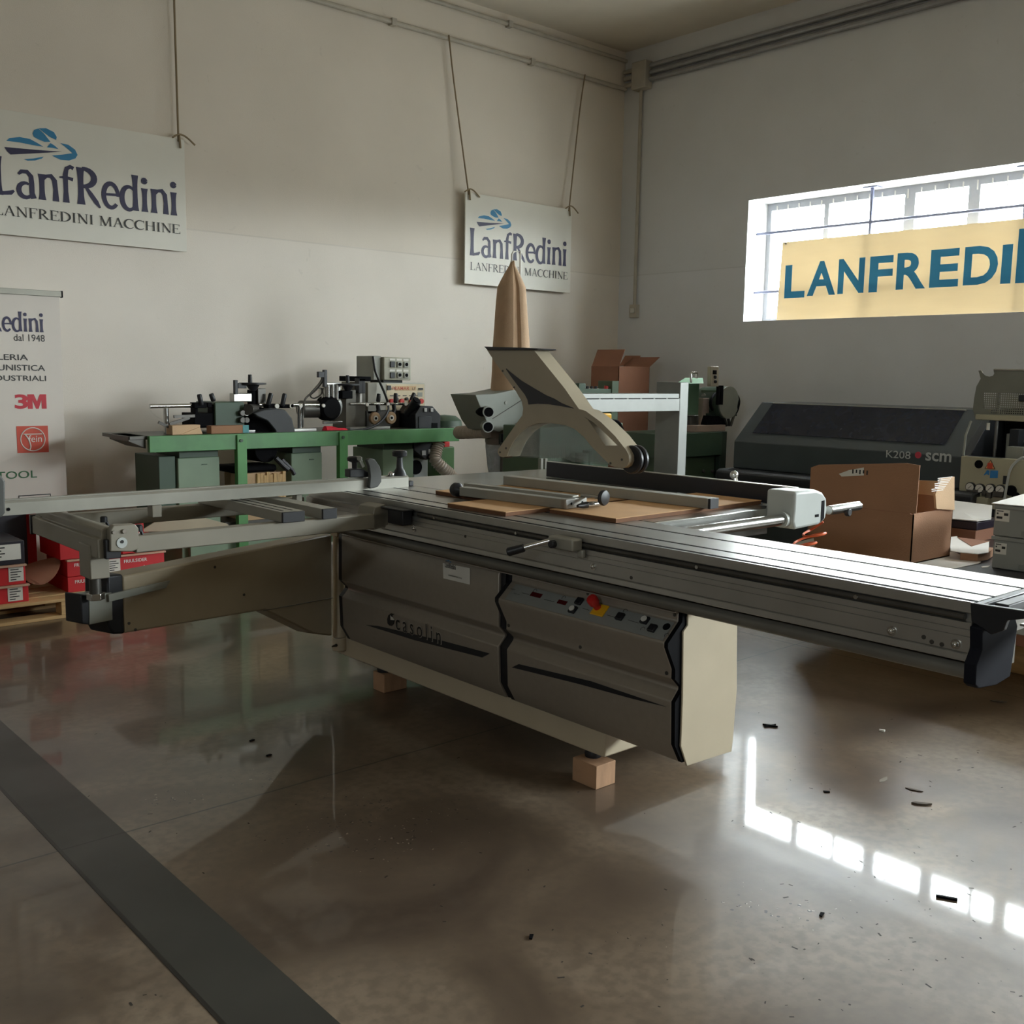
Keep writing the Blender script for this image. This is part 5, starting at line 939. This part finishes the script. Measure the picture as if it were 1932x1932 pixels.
mp('fixture', MB().box(Dz(345, 1510).x, Dz(860, 1380).x, MY, MY+.15, D_(1330, 815).z, Dz(600, 1375).z), mat('casting_pink', '#A08C80', .7), .003)
c = Dz(915, 960, MY); mo = mp('motor', MB().lathe(c, (0, 1, 0), [(0, .05), (0, .125), (.02, .150), (.05, .152), (.3, .14), (.31, .05)], 32), mat('motor_green', '#48584C', .45, .1), 0)
obj('fan_cover', MB().cyl(c-V(0, .004, 0), c+V(0, .01, 0), .105, None, 28), mat('mesh_green', '#34423A', .6, .2, .4, 120), dm); obj('motor_ring', MB().lathe(c-V(0, .006, 0), (0, 1, 0), [(0, .142), (0, .154), (.012, .156), (.013, .142)], 32), greysteel, dm)
a, b_ = Dz(790, 800), Dz(975, 735); mp('terminal_box', MB().box(a.x, b_.x, MY+.03, MY+.25, a.z, b_.z), mgreen, .006)
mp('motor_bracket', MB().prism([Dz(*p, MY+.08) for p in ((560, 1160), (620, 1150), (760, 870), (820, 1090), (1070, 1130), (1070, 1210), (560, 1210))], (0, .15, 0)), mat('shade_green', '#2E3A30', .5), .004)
mp('vent_box', MB().prism([Dz(*p, MY+.05) for p in ((560, 1200), (800, 1210), (880, 1370), (510, 1370))], (0, .2, 0)), blackm, .004)
for x0, x1 in ((820, 880), (900, 930), (1010, 950)): mp('strut', MB().cyl(Dz(x0, 1205, MY+.06), Dz(x1, 1385, MY+.06), .014, None, 10), dsteel, 0)
a, b_ = Dz(582, 668, MY-.1), Dz(740, 310, MY-.1)
bxp = [Dz(582, 668, MY-.1), Dz(735, 668, MY-.1), Dz(735, 300, MY-.1), Dz(590, 300, MY-.1)]; mp('control_box', MB().prism(bxp, V(.13, .14, 0)), mat('box_cream_grey', '#A49C8C', .5), .006)
for (x, y, w_, h_) in ((660, 410, .055, .038),): c = Dz(x, y, MY-.101); mp('display', MB().box(c.x-w_/2, c.x+w_/2, MY-.105, MY-.1, c.z-h_/2, c.z+h_/2), blackm, .001)
for (x, y) in ((655, 495), (660, 580)): c = Dz(x, y, MY-.1); mp('control_knob', MB().cyl(c, c-V(0, .02, 0), .015, None, 14), black)
for x in (725, 790): p = Dz(x, 670, MY-.02); mp('box_post', MB().cyl(V(p.x, MY-.02, p.z-.17), V(p.x, MY-.02, p.z+.01), .018, None, 10), blackm, 0)
mp('cable', MB().tube(spline([Dz(740, 820, MY+.1), Dz(680, 800, MY+.05), Dz(600, 900, MY+.02), Dz(590, 1020, MY+.02), Dz(620, 1090, MY+.04)], 8), .014, 8), blackm, 0); mp('cable', MB().tube(spline([Dz(985, 800, MY+.1), Dz(1060, 830, MY+.05), Dz(1100, 930, MY), Dz(1080, 1060, MY), Dz(1050, 1140, MY+.04)], 8), .015, 8), blackm, 0)

# ------------------------------------------------------------------ edge bander along the window wall
eb_ = thing('edge_bander', (7.9, 4.2, 0), 'long dark edge banding machine with sloping smoked hood along the window wall', 'machine')
def ep(n, mb, m, bevel=.004, parent=None): return obj(n, mb, m, parent or eb_, bevel)
EX = 7.40; y1 = AX(1385, 835, EX).y; y0 = AX(1812, 890, EX).y; zb_ = AX(1385, 882, EX).z; zm = AX(1387, 832, EX).z; EX2 = 7.78; zt = AX(1420, 758, EX2).z
hood = ep('hood', MB().prof('y', [(EX, zb_), (EX, zm), (EX2, zt), (8.35, zt), (8.35, zb_)], y0, y1), ebdark, .006)
def sl(y, t): return V(EX+(EX2-EX)*t-.0, y, zm+(zt-zm)*t)      # point on the sloping face
nn = V(-(zt-zm), 0, EX2-EX).normalized()
ep('window', MB().prism([sl(y1-.13, .22)+nn*.002, sl(y0+.17, .22)+nn*.002, sl(y0+.17, .96)+nn*.002, sl(y1-.13, .96)+nn*.002], nn*.004), smoke, 0, hood)
ep('window_seal', MB().tube([sl(y1-.13, .97)+nn*.004, sl(y0+.16, .97)+nn*.004], .006, 6), alu, 0, hood)
ep('end_frame', MB().prof('y', [(EX-.01, zb_), (EX-.01, zm+.005), (EX2, zt+.012), (8.35, zt+.012), (8.35, zb_)], y0-.06, y0-.002), ebdark2, .004)
tz = AX(1700, 865, EX).z
def et(s, xa, xb, top, bot, m, bold): a, b_ = AX(xa, bot, EX), AX(xb, bot, EX); return text('lettering', s, (EX, a.y, a.z), UY, UZ, a.y-b_.y, AX(xa, top, EX).z-a.z, m, hood, bold, 1, .003)
et('K208', 1672, 1718, 849, 863, mat('print_grey', '#B8BCBC', .5), .004); et('scm', 1746, 1795, 853, 869, mat('print_grey', '#B8BCBC', .5), .02)
c = AX(1732.5, 858.5, EX); ep('red_dot', MB().cyl(c, c-V(.003, 0, 0), .025, None, 24), mat('dot_red', '#B83A4C', .5), 0, hood)
ep('feed_beam', MB().prof('y', [(7.18, zb_-.02), (7.18, zb_-.07), (7.22, zb_-.13), (7.5, zb_-.13), (7.5, zb_-.002), (7.22, zb_-.002)], y0-.2, y1+.02), ebdark2, .012)
ep('lower_body', MB().box(7.46, 8.3, y0, y1-.02, .08, zb_-.13), ebdark2, .006); a, b_ = AX(1393, 900, 7.45), AX(1412, 900, 7.45); ep('lower_post', MB().box(7.44, 7.46, b_.y, a.y, .1, zb_-.132), beige, .003)
a = AX(1413, 893, 7.45); ep('lower_panel', MB().box(7.445, 7.459, y0+.1, a.y, .15, zb_-.16), ebdark, .004); ep('plinth', MB().box(7.55, 8.2, y0-1.6, y1-.1, 0, .08), blackm, .003)
# its open head at the right: beige panel, gauges, dark works, raised perforated cover
HX = 7.30; ze = lambda x, y: (1772+x/12.075, 820+y/12.075); zc = lambda x, y: (1780+x/12.71, 680+y/12.71)
def H_(x, y, X=HX): return AX(*ze(x, y), X)
pa, pz = H_(500, 485), H_(420, 1560); ep('head_panel', MB().prism([H_(500, 485), H_(430, 1540), V(HX, 1.9, .55), V(HX, 1.9, H_(1750, 555).z-.0)], (.08, 0, 0)), beige, .004); ep('head_body', MB().box(7.40, 8.3, 1.9, y0-.07, .08, .98), ebdark2, .005)
for x, y in ((730, 1190), (945, 1222), (1185, 1225), (1412, 1250)):
    c = H_(x, y); g_ = ep('gauge', MB().lathe(c, (-1, 0, 0), [(0, .034), (.02, .034), (.024, .03)], 24), black, 0); ep('gauge_dial', MB().cyl(c-V(.022, 0, 0), c-V(.0255, 0, 0), .028, None, 22), offwhite, 0, g_); ep('gauge_needle', MB().tube([c-V(.027, -.012, .012), c-V(.027, .012, -.012)], .002, 4), printblack, 0, g_)
for x, y in ((720, 1310), (855, 1310), (1070, 1330), (1150, 1380), (1320, 1350), (1420, 1360)): c = H_(x, y); ep('regulator', MB().box(HX-.03, HX, c.y-.02, c.y+.02, c.z-.02, c.z+.02), dsteel, .004)
for x, y, r_ in ((1655, 1270, .036), (1765, 1390, .024)): c = H_(x, y); ep('knob', MB().cyl(c, c-V(.03, 0, 0), r_, None, 20), blackm, .004)
tp = [H_(1178, 570), H_(1035, 775), H_(1280, 790)]; tr_ = ep('warning_sign', MB().prism([p-V(.001, 0, 0) for p in tp], (-.002, 0, 0)), printblack, 0); ep('warning_face', MB().prism([p.lerp((tp[0]+tp[1]+tp[2])/3, .16)-V(.0034, 0, 0) for p in tp], (-.001, 0, 0)), mat('warning_orange', '#D89860', .5), 0, tr_)
cc = (tp[0]+tp[1]+tp[2])/3; ep('warning_mark', MB().box(HX-.006, HX-.005, cc.y-.018, cc.y+.018, cc.z-.02, cc.z+.02), printorange, 0, tr_)
ep('sticker', MB().prism([H_(*p)-V(.001, 0, 0) for p in ((1165, 815), (1345, 820), (1335, 990), (1155, 990))], (-.001, 0, 0)), skyblue, 0); ep('sticker', MB().prism([H_(*p)-V(.001, 0, 0) for p in ((1010, 930), (1090, 810), (1150, 820), (1140, 930), (1090, 900))], (-.001, 0, 0)), skyblue, 0)
c = H_(905, 675); ep('plug', MB().cyl(c, c-V(.006, 0, 0), .03, None, 18), blackm, .002); a, b_ = H_(1450, 1125), H_(1560, 945); ep('plate', MB().box(HX-.004, HX, b_.y, a.y, a.z, b_.z), ebdark2, 0); a, b_ = H_(640, 1540), H_(1180, 1440); ep('ledge', MB().box(HX-.05, HX, b_.y, a.y, a.z, b_.z), beige, .003)
ep('air_line', MB().tube(spline([H_(1930, 510, HX-.06), H_(1760, 610, HX-.06), H_(1620, 790, HX-.06), H_(1550, 1100, HX-.06), H_(1500, 1400, HX-.05), H_(1470, 1560, HX-.05)], 8), .009, 8), lgrey, 0)
ep('works_back', MB().box(7.9, 8.2, 1.9, y0-.08, .98, 1.36), blackm, .003)
random.seed(11)
for i in range(16):
    y = y0-.15-random.random()*1.1; z = 1.0+random.random()*.2; x = 7.42+random.random()*.35; w_ = .03+random.random()*.06; k = i % 4
    ep('work_unit', MB().box(x, x+.1, y-w_, y+w_, .981, z+.06) if k else MB().cyl((x, y, .981), (x, y, z+.1), w_*.7, None, 14), (dsteel, ebdark2, greysteel, blackm)[(i*7) % 4], .003)
ep('works_rail', MB().box(7.31, 7.40, 1.9, y0-.07, .985, 1.03), ebdark2, .003); p = AX(1865, 798, 7.4); ep('works_rod', MB().cyl(p, p-V(0, 0, .05), .012, None, 8), offwhite, 0)
ep('frame_edge', MB().tube([AX(1818, 860, 7.31), AX(1822, 822, 7.36), AX(1832, 795, 7.45)], .008, 6), greysteel, 0)
KX = 7.45; cv_ = [AX(*zc(*p), KX) for p in ((835, 245), (905, 240), (925, 285), (960, 320), (1010, 370), (1100, 388), (1180, 370), (1215, 320), (1198, 225), (1932, 240), (2600, 260), (2600, 1480), (1932, 1450), (850, 1400), (760, 1400), (705, 1160), (735, 900), (790, 620), (890, 440), (860, 320))]
hl = [AX(*zc(*p), KX) for p in ((960, 770), (955, 1140), (1110, 1180), (1130, 1270), (2540, 1320), (2540, 800))]
cvr = ep('raised_cover', MB().prism(cv_, (.012, 0, 0), [hl[::-1]]), mat('cover_grey', '#75766C', .5), .003)
ep('perforated_grille', MB().prism([p+V(.004, 0, 0) for p in hl], (.002, 0, 0)), perforated_mat(), 0, cvr)
a, b_ = AX(*zc(800, 1420), KX), AX(*zc(1932, 1445), KX); ep('cover_lip', MB().box(KX-.03, KX, b_.y-.3, a.y, a.z-.0, a.z+.04), beige, .006, cvr); ep('cover_rim', MB().tube([AX(*zc(1210, 222), KX), AX(*zc(1932, 236), KX), AX(*zc(2600, 256), KX)], .008, 6), alu, 0, cvr); ep('cover_handle', MB().box(KX-.06, KX-.001, AX(1929, 750, KX).y-.05, AX(1928, 750, KX).y, AX(1928, 757, KX).z, AX(1928, 745, KX).z), ebdark2, .006, cvr)
ep('cover_strut', MB().cyl((KX+.03, y0-.2, 1.0), (KX+.03, y0-.2, 1.5), .012, None, 8), dsteel, 0)

# ------------------------------------------------------------------ pile of goods on a raised pallet at the right
pr_ = thing('raised_pallet', (5.9, 2.5, 0), 'dark raised pallet stack carrying the goods right of the saw', 'pallet'); PZ = .556
obj('runner', MB().box(5.62, 5.74, 1.5, 3.35, 0, .25), wood, pr_, .003); obj('runner', MB().box(6.30, 6.42, 1.5, 3.35, 0, .25), wood, pr_, .003); obj('deck', MB().box(5.22, 6.75, 1.4, 3.38, .25, .312), cardd, pr_, .003)
obj('grey_sheet', MB().box(5.20, 6.76, 1.4, 3.36, .313, .383), mat('grey_sheet_goods', '#A6A8A2', .6), pr_, .004); obj('black_top', MB().box(5.26, 6.76, 1.4, 3.37, .384, PZ), mat('black_wrap', '#26242A', .35, 0, .15, 8), pr_, .012)
bg = thing('large_carton', (5.52, 3.0, PZ), 'large open brown carton with torn flap beside the rip fence', 'box'); z0 = PZ+.006; y0, y1, x0, x1 = 2.70, 3.35, 5.30, 5.755; q = MB(); t = .006
sh = [(y0, z0), (y0, .835), (y0+.0, .84), (y0-.0, 1.012)]
q.prism([(x0, y1, z0), (x0, y0, z0), (x0, y0, .835), (x0, y0+.035, .84), (x0, y0-.012, .843), (x0, y0-.015, 1.105), (x0, y0+.06, 1.112), (x0, y1-.05, 1.062), (x0, y1, 1.042)], (t, 0, 0)); q.box(x0, x1, y0, y0+t, z0, .84); q.box(x0, x1, y1-t, y1, z0, .90); q.box(x1-t, x1, y0, y1, z0, .90); q.box(x0, x1, y0, y1, z0, z0+t)
obj('body', q, card, bg); pts = [AY(*p, y0-.004) for p in ((1763, 958), (1761, 932), (1772, 902), (1797, 899), (1797, 962), (1765, 960))]
obj('torn_flap', MB().prism(pts, (0, -.012, 0)), cardl, bg); obj('back_flap', MB().prism([AX(1728, 906, x1), AX(1790, 908, x1), AX(1790, 960, x1), AX(1728, 965, x1)], (.005, 0, 0)), cardl, bg)
q = MB()
for i in range(8): a = AY(1772+(i % 3)*2, 903+i*3.2, y0-.0165); q.box(a.x-.02-i*.012, AY(1796-i*2.2, 903, y0-.0165).x, y0-.019, y0-.0165, a.z, a.z+.004)
obj('torn_edge', q, sheetw, bg); pts = [AX(*p, x0-.001) for p in ((1583, 894), (1602, 887), (1630, 882), (1630, 897), (1588, 899))]; l_ = obj('label', MB().prism(pts, (-.0015, 0, 0)), offwhite, bg)
q = MB(); a = AX(1604, 895, x0-.003)
for i in range(5): q.box(x0-.004, x0-.0028, a.y-.02-i*.022, a.y-.012-i*.022, a.z+.006+.006*(i % 2), a.z+.030)
obj('print', q, printblack, l_)
q = MB().box(x0-.0012, x0, y0+.02, y1-.02, .838, .840); obj('crease', q, cardd, bg)
wb = thing('lidded_box', (6.5, 2.9, PZ), 'dark box with white sheet lid behind the large carton', 'box'); L0, L1, L2, L3, L4 = AX(1793, 980, 6.40), AX(1843, 984, 6.40), AX(1870, 980, 6.52), AX(1872, 955, 6.75), AX(1803, 946, 6.75)
obj('body', MB().box(6.41, 6.74, L1.y, L0.y+.1, .632, .685), mat('dark_purple_wrap', '#2C2630', .3), wb, .006); obj('under_carton', MB().box(6.405, 6.74, L1.y+.004, L0.y+.1, PZ+.001, .631), cardd, wb, .003); obj('lid', MB().prism([L0+V(0, .05, 0), L1, L2, L3, L4+V(0, .05, 0)], (0, 0, .006)), sheetw, wb)
oc = thing('open_white_carton', (5.75, 2.5, PZ), 'low carton with white open flaps left of the grey crates', 'box'); W_ = [AZ(*p, .603) for p in ((1793, 1040), (1793, 1014), (1805, 1013), (1833, 1032), (1866, 1023), (1865, 1043), (1846, 1046), (1812, 1043))]
obj('flap', MB().prism(W_, (0, 0, .004)), sheetw, oc); a, b_, c = AZ(1812, 1043, .601), AZ(1845, 1046, .601), AZ(1865, 1043, .601)
obj('body', MB().prism([V(a.x, a.y, PZ+.005), V(b_.x, b_.y, PZ+.005), V(c.x, c.y, PZ+.005), V(c.x+.2, c.y+.05, PZ+.005), V(a.x+.2, a.y+.05, PZ+.005)], (0, 0, .600-PZ)), card, oc)
obj('inside', MB().prism([AZ(*p, .608) for p in ((1806, 1014), (1868, 1021), (1833, 1031))], (0, 0, .002)), cardd, oc)
ws = obj('white_cardboard_sheet', MB().prism([AZ(*p, PZ+.001) for p in ((1640, 1050), (1700, 1035), (1775, 1040), (1800, 1042), (1835, 1058), (1851, 1061), (1845, 1064), (1798, 1074), (1730, 1066))], (0, 0, .003)), sheetw); tag(ws, 'torn white cardboard sheet lying in front of the large carton', 'cardboard')
wp = obj('white_board', MB().prism([AX(*p, 5.29) for p in ((1500, 1030), (1534, 1022), (1536, 1037), (1500, 1040))], (.006, 0, 0)), sheetw)
wp.location.z = PZ; tag(wp, 'small white panel left of the large carton behind the air hose', 'board')
sc_ = obj('white_scrap', MB().prism([AZ(*p, PZ+.001) for p in ((1851, 1070), (1868, 1068), (1864, 1071), (1853, 1072))], (0, 0, .004)), sheetw); tag(sc_, 'small white paper scrap at the foot of the grey crates', 'paper')
for k, (za, zb2, lab) in enumerate(((PZ+.001, .733, 'lower of the two stacked grey crates at the right edge'), (.735, .905, 'upper of the two stacked grey crates at the right edge'))):
    cr = thing('grey_crate', (5.8, 2.15, za), lab, 'crate', 'grey crates at the right edge'); obj('body', MB().box(5.6, 6.0, 1.85, 2.40-.006*(1-k), za, zb2), grey, cr, .006); obj('rim', MB().box(5.594, 6.0, 1.85, 2.404, zb2-.022, zb2-.002), grey, cr, .003)
    a, b_ = AX((1878, 1876)[1-k], (982, 1044)[1-k], 5.6), AX((1906, 1900)[1-k], (963, 1026)[1-k], 5.6); l_ = obj('label', MB().box(5.5975, 5.6, b_.y, a.y, a.z, b_.z), offwhite, cr); q = MB(); yy, zz = a.y, a.z; w_ = a.y-b_.y; h_ = b_.z-a.z
    for (f0, f1, g0, g1) in ((.08, .55, .82, .9), (.08, .2, .58, .72), (.6, .9, .5, .72), (.08, .5, .2, .4)): q.box(5.5965, 5.5976, yy-w_*f1, yy-w_*f0, zz+h_*g0, zz+h_*g1)
    obj('print', q, printblack, l_); obj('handle_slot', MB().box(5.592, 5.6, 1.9, 2.25, za+.012, za+.04), mat('grey_plastic_shade', '#7E807C', .5), cr, .003)
    if k: obj('film', MB().prism([(5.58, 2.41, .906), (5.62, 1.85, .912), (6.05, 1.85, .935), (6.05, 2.42, .93)], (0, 0, .004)), sheetw, cr)

# ------------------------------------------------------------------ litter on the floor
def litter(name, px, py, poly, h, m, label, rot=0):
    c = AZ(px, py, 0); p = [(c.x+x*cos(rot)-y*sin(rot), c.y+x*sin(rot)+y*cos(rot), .001) for x, y in poly]; tag(obj(name, MB().prism(p, (0, 0, h)), m), label, 'litter', 'litter on the floor')
bw = [(-.03, -.014), (-.008, -.004), (.03, -.016), (.016, 0), (.03, .014), (.006, .005), (-.03, .016), (-.014, 0)]; leaf = [(-.035, 0), (-.015, -.010), (.015, -.009), (.038, .002), (.012, .008), (-.018, .009)]
leafm = mat('dry_leaf', '#4A4036', .7, 0, .2, 40)
litter('black_clip', 1453, 1371, bw, .008, blackm, 'black bow-tie shaped clip on the floor right of the cabinet', -.7)
litter('white_plug', 1664, 1380, [(-.008, -.012), (.008, -.012), (.004, .012), (-.003, .012)], .008, white, 'tiny white plug on the floor beyond the dry leaves', .3)
litter('leaf', 1667, 1472, leaf, .003, mat('pale_leaf', '#8A8478', .5), 'pale curled leaf on the floor, farthest left of the leaves', .1)
litter('leaf', 1724, 1491, [(x*.9, y*.7) for x, y in leaf], .003, leafm, 'thin dark leaf on the floor between the other two leaves', -1.3); litter('leaf', 1738, 1518, leaf, .006, leafm, 'broad dark leaf on the floor nearest the bright reflection', -.9)
litter('black_stick', 1786, 1696, [(-.03, -.005), (.03, -.005), (.03, .005), (-.03, .005)], .006, blackm, 'short black stick just below the bright window reflection', -1.1); litter('wood_chip', 1883, 1324, leaf, .004, leafm, 'brown chip on the floor near the right edge', -1)
for x, y, l in ((1550, 1727, 'lone black speck on the floor left of the black stick'), (1002, 1769, 'black speck on the floor below the cabinet at lower middle'), (475, 1398, 'thin dark sliver on the floor left of the far block'), (697-190, 1396+30, 'tiny dark crumb in the saw shadow'), (1560, 1495, 'dark crumb above the left end of the reflection')): litter('crumb', x, y, [(-.012, -.004), (.012, -.006), (.010, .005), (-.010, .005)], .004, blackm, l, random.random()*3)
q = MB(); random.seed(21)
for i in range(170):
    c = AZ(random.uniform(1380, 1930) if i % 3 else random.uniform(150, 1300), random.uniform(1330, 1920), 0); s_ = random.uniform(.001, .003); a = random.random()*pi; u_ = V(cos(a), sin(a), 0)*s_*random.uniform(1, 3.5); v_ = V(-sin(a), cos(a), 0)*s_; c = V(c.x, c.y, .0005)
    q.add([c-u_-v_, c+u_-v_, c+u_+v_, c-u_+v_], [(0, 1, 2, 3)])
dd = obj('floor_dust', q, mat('dust_specks', '#3A342E', .9)); tag(dd, 'fine dark specks scattered over the concrete floor', 'dust'); dd['kind'] = 'stuff'
